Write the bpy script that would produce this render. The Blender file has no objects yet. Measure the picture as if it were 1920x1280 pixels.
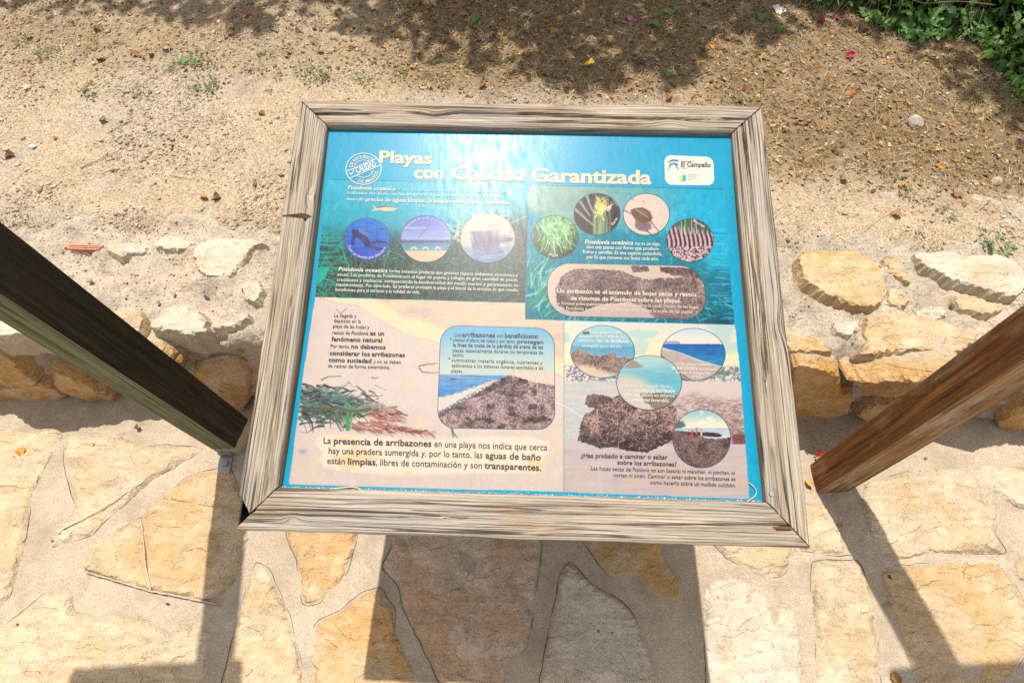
import bpy, math, random
import numpy as np
from mathutils import Vector, Matrix
from mathutils.geometry import delaunay_2d_cdt

C = bpy.context.scene.collection
SC = bpy.context.scene
R = math.radians
random.seed(7)
rng = np.random.default_rng(7)

# ------------------------------------------------------------------ camera
H = 1.65
FPX, PITCH, ROLL = 1037.007, 1.0559316, -0.01282
_F = np.array([0, math.cos(PITCH), -math.sin(PITCH)])
_U0 = np.array([0, math.sin(PITCH), math.cos(PITCH)])
_R0 = np.array([1.0, 0, 0])
_R = math.cos(ROLL) * _R0 + math.sin(ROLL) * _U0
_U = -math.sin(ROLL) * _R0 + math.cos(ROLL) * _U0
CAMP = np.array([0, 0, H])
cam = bpy.data.objects.new('camera', bpy.data.cameras.new('camera'))
C.objects.link(cam)
cam.data.sensor_width = 36
cam.data.lens = FPX / 1920 * 36
cam.data.clip_start = 0.02
cam.data.clip_end = 500
m = Matrix.Identity(4)
for i in range(3):
    m[i][0], m[i][1], m[i][2], m[i][3] = _R[i], _U[i], -_F[i], CAMP[i]
cam.matrix_world = m
SC.camera = cam

# ------------------------------------------------------------------ light
SUN_EL, SUN_AZ = 1.2796, -0.19117
S = np.array([math.sin(SUN_AZ) * math.cos(SUN_EL), math.cos(SUN_AZ) * math.cos(SUN_EL), math.sin(SUN_EL)])
world = bpy.data.worlds.new('World')
SC.world = world
world.use_nodes = True
wn = world.node_tree.nodes
sky = wn.new('ShaderNodeTexSky')
sky.sky_type = 'NISHITA'
sky.sun_disc = False
sky.sun_elevation = SUN_EL
sky.sun_rotation = SUN_AZ
sky.air_density = 1.0
sky.dust_density = 2.0
hz = wn.new('ShaderNodeHueSaturation')            # hazy summer sky: paler than the clear-air model
hz.inputs['Saturation'].default_value = .08
world.node_tree.links.new(sky.outputs[0], hz.inputs['Color'])
world.node_tree.links.new(hz.outputs[0], wn['Background'].inputs[0])
wn['Background'].inputs[1].default_value = 0.15
sl = bpy.data.lights.new('sun', 'SUN')
sl.energy = 5.0
sl.angle = R(0.53)
sl.color = (1.0, 0.94, 0.845)
sun = bpy.data.objects.new('sun', sl)
C.objects.link(sun)
sun.rotation_euler = Vector(S).to_track_quat('Z', 'Y').to_euler()
sun.location = (0, 3, 8)
SC.view_settings.view_transform = 'Standard'
SC.view_settings.look = 'None'
SC.view_settings.exposure = 0.22
SC.view_settings.gamma = 1.0
SC.cycles.use_denoising = False

# ------------------------------------------------------------------ helpers
def proj(P):
    d = np.asarray(P, float) - CAMP
    z = d @ _F
    return 960 + FPX * (d @ _R) / z, 640 - FPX * (d @ _U) / z

def ray(px, py):
    px = np.asarray(px, float); py = np.asarray(py, float)
    return (px[..., None] - 960) * _R + (640 - py[..., None]) * _U + FPX * _F

def onplane(px, py, o, n):
    d = ray(px, py)
    t = ((o - CAMP) @ n) / (d @ n)
    return CAMP + d * t[..., None]

def onz(px, py, z=0.0):
    return onplane(px, py, np.array([0, 0, z]), np.array([0, 0, 1.0]))

def hash2(ix, iy, seed):
    h = (ix.astype(np.int64) * 374761393 + iy.astype(np.int64) * 668265263 + seed * 1442695041) & 0xFFFFFFFF
    h = ((h ^ (h >> 13)) * 1274126177) & 0xFFFFFFFF
    h = h ^ (h >> 16)
    return (h & 0xFFFF) / 65535.0

def vn(x, y, seed=0):
    x = np.asarray(x, float); y = np.asarray(y, float)
    ix = np.floor(x); iy = np.floor(y)
    fx = x - ix; fy = y - iy
    fx = fx * fx * (3 - 2 * fx); fy = fy * fy * (3 - 2 * fy)
    a = hash2(ix, iy, seed); b = hash2(ix + 1, iy, seed)
    c = hash2(ix, iy + 1, seed); d = hash2(ix + 1, iy + 1, seed)
    return (a + (b - a) * fx) * (1 - fy) + (c + (d - c) * fx) * fy

def fbm(x, y, seed=0, o=4):
    s = 0; a = .5; t = 0
    for i in range(o):
        s = s + a * vn(x, y, seed + i * 17); t += a
        x = x * 2.03 + 3.1; y = y * 2.03 + 7.7; a *= .5
    return s / t                      # 0..1

def sstep(a, b, x):
    t = np.clip((x - a) / (b - a), 0, 1)
    return t * t * (3 - 2 * t)

def srgb(c):
    c = np.asarray(c, float) / 255.0
    return np.where(c <= .04045, c / 12.92, ((c + .055) / 1.055) ** 2.4)

WLOC = {}
def mk(name, V, F, mats, parent=None, midx=None, smooth=False, col=None, grain=None, origin=None):
    """one mesh object from world-space vertices"""
    V = np.asarray(V, float)
    o0 = np.array(origin if origin is not None else V.mean(0), float)
    me = bpy.data.meshes.new(name)
    L = V - o0
    if isinstance(F, np.ndarray):
        k = F.shape[1]; n = len(F)
        me.vertices.add(len(L)); me.vertices.foreach_set('co', L.ravel())
        me.loops.add(n * k); me.loops.foreach_set('vertex_index', F.astype(np.int32).ravel())
        me.polygons.add(n); me.polygons.foreach_set('loop_start', np.arange(0, n * k, k, dtype=np.int32))
        me.update(calc_edges=True)
    else:
        me.from_pydata([tuple(v) for v in L], [], [tuple(int(i) for i in f) for f in F])
    if not isinstance(mats, (list, tuple)): mats = [mats]
    for mt in mats: me.materials.append(mt)
    if midx is not None: me.polygons.foreach_set('material_index', np.asarray(midx, np.int32))
    if smooth: me.polygons.foreach_set('use_smooth', np.ones(len(me.polygons), bool))
    if col is not None:
        a = me.color_attributes.new('tint', 'FLOAT_COLOR', 'POINT')
        c4 = np.ones((len(L), 4), np.float32); c4[:, :3] = col
        a.data.foreach_set('color', c4.ravel())
    if grain is not None:
        a = me.attributes.new('grain', 'FLOAT_VECTOR', 'POINT')
        a.data.foreach_set('vector', np.asarray(grain, np.float32).ravel())
    me.update()
    ob = bpy.data.objects.new(name, me)
    C.objects.link(ob)
    if parent is not None:
        ob.parent = parent
        ob.location = o0 - WLOC[parent.name]
    else:
        ob.location = o0
    WLOC[ob.name] = o0
    return ob

def empty(name, loc):
    o = bpy.data.objects.new(name, None)
    C.objects.link(o); o.location = loc; o.empty_display_size = .05
    WLOC[o.name] = np.array(loc, float)
    return o

def tag(o, label=None, cat=None, group=None, kind=None):
    if label: o['label'] = label
    if cat: o['category'] = cat
    if group: o['group'] = group
    if kind: o['kind'] = kind
    return o

# ------------------------------------------------------------------ node helper
class NT:
    def __init__(self, name):
        self.m = bpy.data.materials.new(name); self.m.use_nodes = True
        self.t = self.m.node_tree; self.n = self.t.nodes
        self.b = self.n['Principled BSDF']
    def node(self, typ, **kw):
        nd = self.n.new(typ)
        for k, v in kw.items(): setattr(nd, k, v)
        return nd
    def link(self, a, b): self.t.links.new(a, b)
    def val(self, sock, v):
        if isinstance(v, bpy.types.NodeSocket): self.link(v, sock)
        else: sock.default_value = v
    def coord(self, kind='Object'): return self.node('ShaderNodeTexCoord').outputs[kind]
    def attr(self, name, out='Vector'): return self.node('ShaderNodeAttribute', attribute_name=name).outputs[out]
    def mapping(self, v, scale=(1, 1, 1), loc=(0, 0, 0)):
        nd = self.node('ShaderNodeMapping'); self.link(v, nd.inputs[0])
        nd.inputs['Scale'].default_value = scale; nd.inputs['Location'].default_value = loc
        return nd.outputs[0]
    def noise(self, v, scale=5, detail=4, rough=.55, dist=0):
        nd = self.node('ShaderNodeTexNoise'); self.link(v, nd.inputs['Vector'])
        nd.inputs['Scale'].default_value = scale; nd.inputs['Detail'].default_value = detail
        nd.inputs['Roughness'].default_value = rough; nd.inputs['Distortion'].default_value = dist
        return nd.outputs['Fac']
    def voro(self, v, scale=50, out='Distance', feature='F1', rnd=1.0):
        nd = self.node('ShaderNodeTexVoronoi', feature=feature); self.link(v, nd.inputs['Vector'])
        nd.inputs['Scale'].default_value = scale; nd.inputs['Randomness'].default_value = rnd
        return nd.outputs[out]
    def ramp(self, f, stops):
        nd = self.node('ShaderNodeValToRGB'); self.link(f, nd.inputs[0])
        e = nd.color_ramp.elements
        while len(e) < len(stops): e.new(.5)
        for i, (p, c) in enumerate(stops):
            e[i].position = p
            e[i].color = (c, c, c, 1) if isinstance(c, (int, float)) else (*c, 1)
        return nd.outputs[0]
    def mix(self, f, a, b, mode='MIX'):
        nd = self.node('ShaderNodeMix', data_type='RGBA', blend_type=mode)
        self.val(nd.inputs[0], f)
        for s, v in ((nd.inputs[6], a), (nd.inputs[7], b)):
            if isinstance(v, bpy.types.NodeSocket): self.link(v, s)
            else: s.default_value = (*v, 1) if len(v) == 3 else v
        return nd.outputs[2]
    def math(self, op, a, b=0.0, clamp=False):
        nd = self.node('ShaderNodeMath', operation=op, use_clamp=clamp)
        self.val(nd.inputs[0], a); self.val(nd.inputs[1], b)
        return nd.outputs[0]
    def bump(self, h, dist=.002, strength=1.0, normal=None):
        nd = self.node('ShaderNodeBump'); self.link(h, nd.inputs['Height'])
        nd.inputs['Distance'].default_value = dist; nd.inputs['Strength'].default_value = strength
        if normal is not None: self.link(normal, nd.inputs['Normal'])
        return nd.outputs[0]
    def out(self, color=None, rough=.8, normal=None, spec=.3):
        if color is not None: self.val(self.b.inputs['Base Color'], color if isinstance(color, bpy.types.NodeSocket) else (*color, 1))
        self.val(self.b.inputs['Roughness'], rough)
        self.b.inputs['Specular IOR Level'].default_value = spec
        if normal is not None: self.link(normal, self.b.inputs['Normal'])
        return self.m

def M_flat(name, c, rough=.6, spec=.3, metal=0.0):
    t = NT(name); t.b.inputs['Metallic'].default_value = metal
    return t.out(c, rough, spec=spec)

def M_tint(name, rough=.8, spec=.2, gain=1.0):
    t = NT(name)
    return t.out(t.attr('tint', 'Color'), rough, spec=spec)

def M_objcol(name, rough=.7, spec=.2, var=.35, scale=40, bump=.0006):
    t = NT(name)
    oc = t.node('ShaderNodeObjectInfo').outputs['Color']
    n = t.noise(t.coord(), scale, 4, .6)
    k = t.ramp(n, [(.3, 1 - var), (.7, 1 + var)])
    return t.out(t.mix(1.0, oc, k, 'MULTIPLY'), rough, t.bump(n, bump), spec)

def M_stone(name, cream, ochre, amt, grey=.2, pit=.5, seed=0, dirt=.35):
    t = NT(name)
    g = t.node('ShaderNodeNewGeometry').outputs['Position']
    v = t.mapping(g, (1, 1, 1), (seed * 3.7, seed * 1.3, seed * .7))
    big = t.noise(v, 5.5, 5, .6, .6)
    mid = t.noise(v, 24, 5, .65, .4)
    fine = t.noise(v, 160, 4, .65)
    col = t.mix(t.ramp(big, [(max(0, .62 - amt * .55), 0.0), (min(1, .86 - amt * .5), 1.0)]), cream, ochre)
    mott = t.noise(t.mapping(v, (1.0, 2.2, 1.0), (5, 2, 1)), 38, 5, .7, .5)
    col = t.mix(t.ramp(mott, [(.5, 0.0), (.72, .45)]), col, tuple(c * .72 for c in ochre))
    wh = t.noise(t.mapping(v, (1, 1, 1), (9, 4, 2)), 13, 5, .65)
    col = t.mix(t.ramp(wh, [(.48, 0.0), (.66, .75)]), col, tuple(min(.78, c * 1.12) for c in cream))
    gn = t.noise(t.mapping(v, (1, 1, 1), (2, 8, 2)), 9, 4, .6)
    col = t.mix(t.ramp(gn, [(.5, 0.0), (.75, grey)]), col, (.33, .30, .27))
    vor = t.voro(t.mapping(v, (1, 1, 1), (1, 1, 1)), 95)
    pits = t.ramp(t.math('ADD', vor, t.math('MULTIPLY', mid, .35)), [(.19, 1.0), (.27, 0.0)])
    col = t.mix(t.math('MULTIPLY', pits, pit), col, (.19, .135, .085))
    col = t.mix(.55, col, t.ramp(fine, [(.3, .56), (.7, 1.26)]), 'MULTIPLY')
    hn = t.noise(t.mapping(v, (1, 1.6, 1), (4, 3, 0)), 8, 4, .6, .8)
    hm = t.math('MULTIPLY', t.ramp(t.math('ABSOLUTE', t.math('SUBTRACT', hn, .5)), [(.003, 1.0), (.010, 0.0)]), t.ramp(t.noise(v, 12, 3, .5), [(.60, 0.0), (.70, .5)]))
    col = t.mix(hm, col, (.24, .18, .12))
    streak = t.noise(t.mapping(v, (3, 14, 3), (6, 1, 2)), 3, 5, .7, .8)
    col = t.mix(.8, col, t.ramp(streak, [(.3, .70), (.55, 1.02), (.75, 1.16)]), 'MULTIPLY')
    col = t.mix(.5, col, t.ramp(mid, [(.3, .72), (.7, 1.18)]), 'MULTIPLY')
    # mortar smeared over the rim of the stone
    rim = t.node('ShaderNodeAttribute', attribute_name='rim').outputs['Fac']
    sm = t.math('ADD', rim, t.math('MULTIPLY', t.math('SUBTRACT', t.noise(v, 20, 7, .75, .3), .5), .95))
    smf = t.ramp(sm, [(.04, .85), (.34, 0.0)])
    mcol = t.mix(.5, (.43, .345, .25), t.ramp(fine, [(.3, .7), (.7, 1.2)]), 'MULTIPLY')
    col = t.mix(smf, col, mcol)
    # split layers of the rock: ledges
    lay = t.math('MULTIPLY', t.noise(t.mapping(v, (1, 1.5, 1), (7, 7, 7)), 7, 3, .55, .4), 5.0)
    led = t.math('ADD', t.math('FLOOR', lay), t.ramp(t.math('FRACT', lay), [(.0, 0.0), (.10, 1.0)]))
    ledm = t.ramp(t.math('FRACT', lay), [(.0, .55), (.05, 0.0), (.97, 0.0), (1.0, .45)])
    col = t.mix(t.math('MULTIPLY', ledm, t.ramp(mid, [(.45, 0.0), (.6, 1.0)])), col, (.24, .17, .095))
    h = t.math('ADD', t.math('MULTIPLY', mid, .9), t.math('MULTIPLY', fine, .32))
    h = t.math('ADD', h, t.math('MULTIPLY', led, .22))
    h = t.math('SUBTRACT', h, t.math('MULTIPLY', pits, .25))
    h = t.math('SUBTRACT', h, t.math('MULTIPLY', hm, .4))
    return t.out(col, .85, t.bump(h, .011), .2)

def M_mortar(name, c1, c2, grit=.4, fine_scale=220, bump=.003):
    t = NT(name)
    v = t.node('ShaderNodeNewGeometry').outputs['Position']
    big = t.noise(v, 4, 5, .6, .3); mid = t.noise(v, 30, 4, .6); fine = t.noise(v, fine_scale, 4, .7)
    col = t.mix(t.ramp(big, [(.35, 0.0), (.65, 1.0)]), c1, c2)
    col = t.mix(.75, col, t.ramp(fine, [(.3, .6), (.7, 1.3)]), 'MULTIPLY')
    col = t.mix(.5, col, t.ramp(mid, [(.3, .8), (.7, 1.16)]), 'MULTIPLY')
    vor = t.voro(v, 130); vc = t.voro(v, 130, 'Color')
    sp = t.ramp(vor, [(.14, 1.0), (.2, 0.0)])
    sc = t.node('ShaderNodeSeparateColor'); t.link(vc, sc.inputs[0])
    sel = t.math('GREATER_THAN', sc.outputs[0], .72)
    spk = t.math('MULTIPLY', t.math('MULTIPLY', sp, sel), grit)
    gc = t.mix(sc.outputs[1], (.16, .13, .1), (.6, .55, .47))
    col = t.mix(spk, col, gc)
    st = t.ramp(t.noise(t.mapping(v, (1, 1, 1), (3, 3, 3)), 9, 5, .65), [(.48, 0.0), (.66, .5)])
    col = t.mix(st, col, (.27, .21, .15))
    hn = t.noise(t.mapping(v, (1, 1, 1), (8, 2, 0)), 5, 5, .62, .6)
    hm = t.math('MULTIPLY', t.ramp(t.math('ABSOLUTE', t.math('SUBTRACT', hn, .5)), [(.0025, 1.0), (.007, 0.0)]), t.ramp(t.noise(v, 7, 3, .5), [(.62, 0.0), (.70, .5)]))
    col = t.mix(hm, col, (.2, .15, .1))
    ps = t.voro(t.mapping(v, (1, 1, 1), (2, 5, 1)), 60); pk = t.ramp(t.math('ADD', ps, t.math('MULTIPLY', mid, .3)), [(.17, .8), (.22, 0.0)])
    col = t.mix(pk, col, (.17, .13, .09))
    h = t.math('ADD', t.math('MULTIPLY', mid, .8), t.math('MULTIPLY', fine, .35))
    h = t.math('SUBTRACT', h, t.math('MULTIPLY', hm, .5))
    h = t.math('ADD', h, t.math('MULTIPLY', spk, .3))
    return t.out(col, .92, t.bump(h, bump), .15)

def M_wood(name, dark, mid, light, gs=1.0, crack=1.0, stain=None, bare=None, rough=.85, bumpd=.0016, spec=.2, silver=None):
    t = NT(name)
    v0 = t.attr('grain')
    wob = t.node('ShaderNodeTexNoise'); t.link(t.mapping(v0, (3.0, 9, 9)), wob.inputs['Vector'])
    wob.inputs['Scale'].default_value = 1.0; wob.inputs['Detail'].default_value = 2
    sub = t.node('ShaderNodeVectorMath', operation='SUBTRACT'); t.link(wob.outputs['Color'], sub.inputs[0]); sub.inputs[1].default_value = (.5, .5, .5)
    scl = t.node('ShaderNodeVectorMath', operation='MULTIPLY'); t.link(sub.outputs[0], scl.inputs[0]); scl.inputs[1].default_value = (0, .007, .007)
    add = t.node('ShaderNodeVectorMath', operation='ADD'); t.link(v0, add.inputs[0]); t.link(scl.outputs[0], add.inputs[1])
    v = add.outputs[0]
    g1 = t.noise(t.mapping(v, (3.2, 110 * gs, 110 * gs)), 1, 5, .7)
    g2 = t.noise(t.mapping(v, (5, 420 * gs, 420 * gs)), 1, 3, .6)
    g3 = t.noise(t.mapping(v, (2.2, 26 * gs, 26 * gs)), 1, 4, .6)
    col = t.ramp(g1, [(.33, dark), (.46, mid), (.60, light)])
    ring = None
    if silver is not None:
        sxr = t.node('ShaderNodeSeparateXYZ'); t.link(v0, sxr.inputs[0])
        ph = t.math('ADD', t.math('MULTIPLY', sxr.outputs[1], 1250.0), t.math('MULTIPLY', t.noise(t.mapping(v0, (2.4, 34, 34), (4, 2, 8)), 1, 3, .55), 26.0))
        sn_ = t.math('SINE', ph)
        ring = t.ramp(t.math('ADD', t.math('MULTIPLY', sn_, .5), t.math('MULTIPLY', t.noise(t.mapping(v0, (9, 160, 160), (1, 5, 3)), 1, 3, .6), .9)), [(.62, 0.0), (.92, 1.0)])
        ring = t.math('MULTIPLY', ring, t.ramp(t.noise(t.mapping(v0, (6, 40, 40), (8, 5, 1)), 1, 3, .5), [(.36, .25), (.6, 1.0)]))
    if silver is not None:
        pt = t.noise(t.mapping(v, (2.5, 20, 20), (3, 1, 4)), 1, 3, .5)
        col = t.mix(t.ramp(pt, [(.40, 0.0), (.58, .75)]), col, t.ramp(g1, [(.33, tuple(c * .62 for c in silver)), (.46, tuple(c * .8 for c in silver)), (.60, silver)]))
    col = t.mix(t.ramp(g3, [(.45, 0.0), (.7, .5)]), col, tuple(c * .62 for c in mid))
    if ring is not None: col = t.mix(t.math('MULTIPLY', ring, .62), col, tuple(c * .42 for c in mid))
    col = t.mix(.65, col, t.ramp(g2, [(.3, .62), (.7, 1.22)]), 'MULTIPLY')
    cn = t.noise(t.mapping(v, (1.1, 62 * gs, 62 * gs), (7, 3, 1)), 1, 3, .5)
    cr = t.ramp(t.math('ABSOLUTE', t.math('SUBTRACT', cn, .5)), [(.008, 1.0), (.024, 0.0)])
    cm = t.ramp(t.noise(t.mapping(v, (4, 30, 30), (1, 6, 2)), 1, 3, .5), [(.46, 0.0), (.54, crack)])
    cr = t.math('MULTIPLY', cr, cm)
    col = t.mix(t.math('MULTIPLY', cr, .85), col, (.035, .025, .018))
    if stain is not None:
        sn = t.ramp(t.noise(t.mapping(v, (5, 16, 16), (2, 2, 5)), 1, 5, .65), [(.53, 0.0), (.72, .75)])
        col = t.mix(sn, col, stain)
    if bare is not None:
        sx = t.node('ShaderNodeSeparateXYZ'); t.link(v0, sx.inputs[0])
        bm = t.math('LESS_THAN', t.math('ADD', sx.outputs[0], t.math('MULTIPLY', g3, .02)), bare[0])
        col = t.mix(bm, col, t.mix(g1, tuple(c * .6 for c in bare[1]), bare[1]))
    h = t.math('ADD', t.math('MULTIPLY', g1, .8), t.math('MULTIPLY', g2, .3))
    h = t.math('SUBTRACT', h, t.math('MULTIPLY', cr, .9))
    if ring is not None: h = t.math('SUBTRACT', h, t.math('MULTIPLY', ring, .35))
    return t.out(col, rough, t.bump(h, bumpd), spec)

# ------------------------------------------------------------------ materials
MORTAR = M_mortar('paving_mortar', (.375, .30, .22), (.455, .375, .285), .35, 240, .0035)
WALLMORTAR = M_mortar('wall_mortar', (.50, .41, .305), (.39, .335, .27), .9, 110, .014)
FARGROUND = M_mortar('far_ground', (.36, .27, .18), (.30, .23, .15), .5, 60, .01)
SOIL = M_flat('crack_soil', (.10, .072, .048), .95, .1)

# ------------------------------------------------------------------ setting: ground
def grid(xs, ys):
    X, Y = np.meshgrid(xs, ys)
    nx, ny = len(xs), len(ys)
    i = np.arange(nx * ny).reshape(ny, nx)
    F = np.stack([i[:-1, :-1], i[:-1, 1:], i[1:, 1:], i[1:, :-1]], -1).reshape(-1, 4)
    return X.ravel(), Y.ravel(), F

xs = np.array([-250, -60, -20, -8, 8, 20, 60, 250.]); ys = np.array([-250, -60, -20, -6, 6, 20, 60, 250.])
X, Y, F = grid(xs, ys)
far = mk('ground', np.stack([X, Y, np.full_like(X, -.06)], 1), F, FARGROUND, origin=(0, 0, 0))
tag(far, 'bare sandy ground reaching to the horizon', 'ground', kind='structure')

# wall frame of reference: foot line of the low wall
WYAW = R(-2.5)
WX = np.array([math.cos(WYAW), math.sin(WYAW), 0]); WY = np.array([-WX[1], WX[0], 0])
WO = np.array([0, .6855, 0])
def wl(u, v, z): return WO + np.asarray(u)[..., None] * WX + np.asarray(v)[..., None] * WY + np.asarray(z)[..., None] * np.array([0, 0, 1.])

def mz(x, y):
    return .008 * (fbm(x * 3, y * 3, 5) - .5) + .006 * (fbm(x * 14, y * 14, 9) - .5) + .0025 * (fbm(x * 45, y * 45, 10, 2) - .5)
xs = np.concatenate([np.arange(-4.2, -1.8, .06), np.arange(-1.8, 1.8, .012), np.arange(1.8, 4.2, .06)])
ys = np.concatenate([np.arange(-3, -.3, .06), np.arange(-.3, .9, .012)])
X, Y, F = grid(xs, ys)
paving = mk('paving', np.stack([X, Y, mz(X, Y)], 1), F, MORTAR, smooth=True, origin=(0, 0, 0))
tag(paving, 'flagstone paving of cream and ochre stones set in beige mortar in front of the low wall', 'paving', kind='structure')

# ------------------------------------------------------------------ stones
def smooth_outline(P, step, amp, seed):
    P = np.asarray(P, float)
    n = len(P)
    Q = []
    for i in range(n):                      # Catmull-Rom softened, mixed with the straight edge
        p0, p1, p2, p3 = P[i - 1], P[i], P[(i + 1) % n], P[(i + 2) % n]
        k = max(2, int(np.linalg.norm(p2 - p1) / step))
        for j in range(k):
            t = j / k
            cr = .5 * ((2 * p1) + (-p0 + p2) * t + (2 * p0 - 5 * p1 + 4 * p2 - p3) * t * t + (-p0 + 3 * p1 - 3 * p2 + p3) * t ** 3)
            Q.append(.55 * cr + .45 * (p1 + (p2 - p1) * t))
    Q = np.array(Q)
    d = np.stack([fbm(Q[:, 0] * 22, Q[:, 1] * 22, seed) - .5, fbm(Q[:, 0] * 22, Q[:, 1] * 22, seed + 50) - .5], 1)
    d2 = np.stack([fbm(Q[:, 0] * 70, Q[:, 1] * 70, seed + 3) - .5, fbm(Q[:, 0] * 70, Q[:, 1] * 70, seed + 57) - .5], 1)
    return Q + d * amp * 2.2 + d2 * amp

def inside(P, Q):
    x, y = P[:, 0], P[:, 1]; r = np.zeros(len(P), bool); n = len(Q)
    for i in range(n):
        x0, y0 = Q[i - 1]; x1, y1 = Q[i]
        c = ((y0 > y) != (y1 > y)) & (x < (x1 - x0) * (y - y0) / (y1 - y0 + 1e-12) + x0)
        r ^= c
    return r

def pdist(P, Q):
    a = Q; b = np.roll(Q, -1, 0); d = b - a; L = (d * d).sum(1) + 1e-12
    out = np.full(len(P), 1e9)
    for s in range(0, len(P), 2000):
        p = P[s:s + 2000, None, :]
        t = np.clip(((p - a) * d).sum(2) / L, 0, 1)
        out[s:s + 2000] = np.sqrt((((p - a - d * t[..., None])) ** 2).sum(2)).min(1)
    return out

def stone(name, P2, frame, mat, parent, seed, thick=.006, edge=.03, low=.002, depth=.04, rough=.002, step=.011, g=.014, crack=.0, amp=.0022, bulge=0.0, tilt=(0, 0), smear=.045, facets=0):
    """P2: outline in the frame's two axes; frame=(o,a,b,n)."""
    o, a, b, n = frame
    Q = smooth_outline(P2, step, amp, seed)
    if ((Q * np.roll(Q[:, ::-1], -1, 0) * [1, -1]).sum()) < 0: Q = Q[::-1]
    lo = Q.min(0); hi = Q.max(0)
    gx, gy = np.meshgrid(np.arange(lo[0], hi[0], g), np.arange(lo[1], hi[1], g))
    I = np.stack([gx.ravel(), gy.ravel()], 1) + (np.random.default_rng(seed).random((gx.size, 2)) - .5) * g * .7
    I = I[inside(I, Q)]
    if len(I): I = I[pdist(I, Q) > g * .45]
    allp = np.concatenate([Q, I]) if len(I) else Q
    nq = len(Q)
    r = delaunay_2d_cdt([Vector(p) for p in allp], [], [list(range(nq))], 1, 1e-7)
    V2 = np.array([tuple(v) for v in r[0]])
    d = pdist(V2, Q)
    c = Q.mean(0)
    sz = np.linalg.norm(hi - lo)
    e = np.clip(d / edge, 0, 1)
    hgt = -low + (thick + low) * (1 - (1 - e) ** 2.2)
    hgt = hgt + bulge * np.clip(d / (sz * .22), 0, 1) ** .8
    hgt += rough * 2.4 * (fbm(V2[:, 0] * 16 + seed, V2[:, 1] * 16, seed) - .5) * (.35 + .65 * e)
    hgt += rough * 1.1 * (fbm(V2[:, 0] * 55 + seed, V2[:, 1] * 55, seed + 8) - .5)
    lay = fbm(V2[:, 0] * 6 + seed * 3, V2[:, 1] * 8, seed + 5, 3) * 6
    hgt += rough * .55 * (np.floor(lay) + sstep(0, .25, lay - np.floor(lay)) - 3.5) * e
    if facets:
        rf = random.Random(seed * 3 + 1)
        for _ in range(facets):
            an = rf.uniform(0, 6.28); sl_ = rf.uniform(.08, .38)
            off = sz * rf.uniform(.10, .34)
            lim = thick * rf.uniform(.95, 1.15) + bulge - sl_ * np.clip((V2[:, 0] - c[0]) * math.cos(an) + (V2[:, 1] - c[1]) * math.sin(an) - off, -9, 9) + rough * .8 * (fbm(V2[:, 0] * 40, V2[:, 1] * 40, seed + 31) - .5)
            hgt = np.minimum(hgt, lim)
    hgt += (V2[:, 0] - c[0]) * tilt[0] + (V2[:, 1] - c[1]) * tilt[1]
    V3 = o + V2[:, :1] * a + V2[:, 1:] * b + hgt[:, None] * n
    faces = [list(f) for f in r[2]]
    for f in faces:
        p = V2[f]
        if ((p[1] - p[0])[0] * (p[2] - p[0])[1] - (p[1] - p[0])[1] * (p[2] - p[0])[0]) < 0: f.reverse()
    # skirt along boundary edges
    cnt = {}
    for f in faces:
        for i in range(len(f)):
            k = (f[i], f[(i + 1) % len(f)]); cnt[k] = cnt.get(k, 0) + 1
    bd = [k for k in cnt if (k[1], k[0]) not in cnt]
    low_i = {}; extra = []
    for k in bd:
        for x in k:
            if x not in low_i:
                low_i[x] = len(V3) + len(extra); extra.append(V3[x] - n * depth)
    for (x, y) in bd: faces.append([y, x, low_i[x], low_i[y]])
    V3 = np.concatenate([V3, np.array(extra)])
    mi = [0] * len(faces)
    mats = [mat]
    if crack > 0:                            # soil-filled shrinkage gap along part of the outline
        t = np.roll(Q, -1, 0) - np.roll(Q, 1, 0); t /= np.linalg.norm(t, axis=1)[:, None] + 1e-9
        nn = np.stack([t[:, 1], -t[:, 0]], 1)
        w = np.clip(fbm(Q[:, 0] * 9, Q[:, 1] * 9, seed + 21, 4) - .50, 0, 1) * crack * 6
        w = np.minimum(w, crack) * (.1 + 1.1 * fbm(Q[:, 0] * 90, Q[:, 1] * 90, seed + 2))
        inn = Q - nn * (w * .55)[:, None]; outn = Q + nn * (w * .6)[:, None]
        def lift(P, h):
            W = o + P[:, :1] * a + P[:, 1:] * b
            return W + n * (mz(W[:, 0], W[:, 1]) + h)[:, None]
        base = len(V3); nq = len(Q)
        V3 = np.concatenate([V3, lift(inn, .0016), lift(outn, .0012)])
        for i in range(nq):
            j = (i + 1) % nq
            if w[i] > .0004 or w[j] > .0004:
                faces.append([base + i, base + nq + i, base + nq + j, base + j]); mi.append(1)
        mats = [mat, SOIL]
    ob = mk(name, V3, faces, mats, parent, mi, smooth=False)
    rv = np.zeros(len(V3), np.float32); rv[:len(d)] = np.clip(d / smear, 0, 1)
    ob.data.attributes.new('rim', 'FLOAT', 'POINT').data.foreach_set('value', rv)
    return ob

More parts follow.
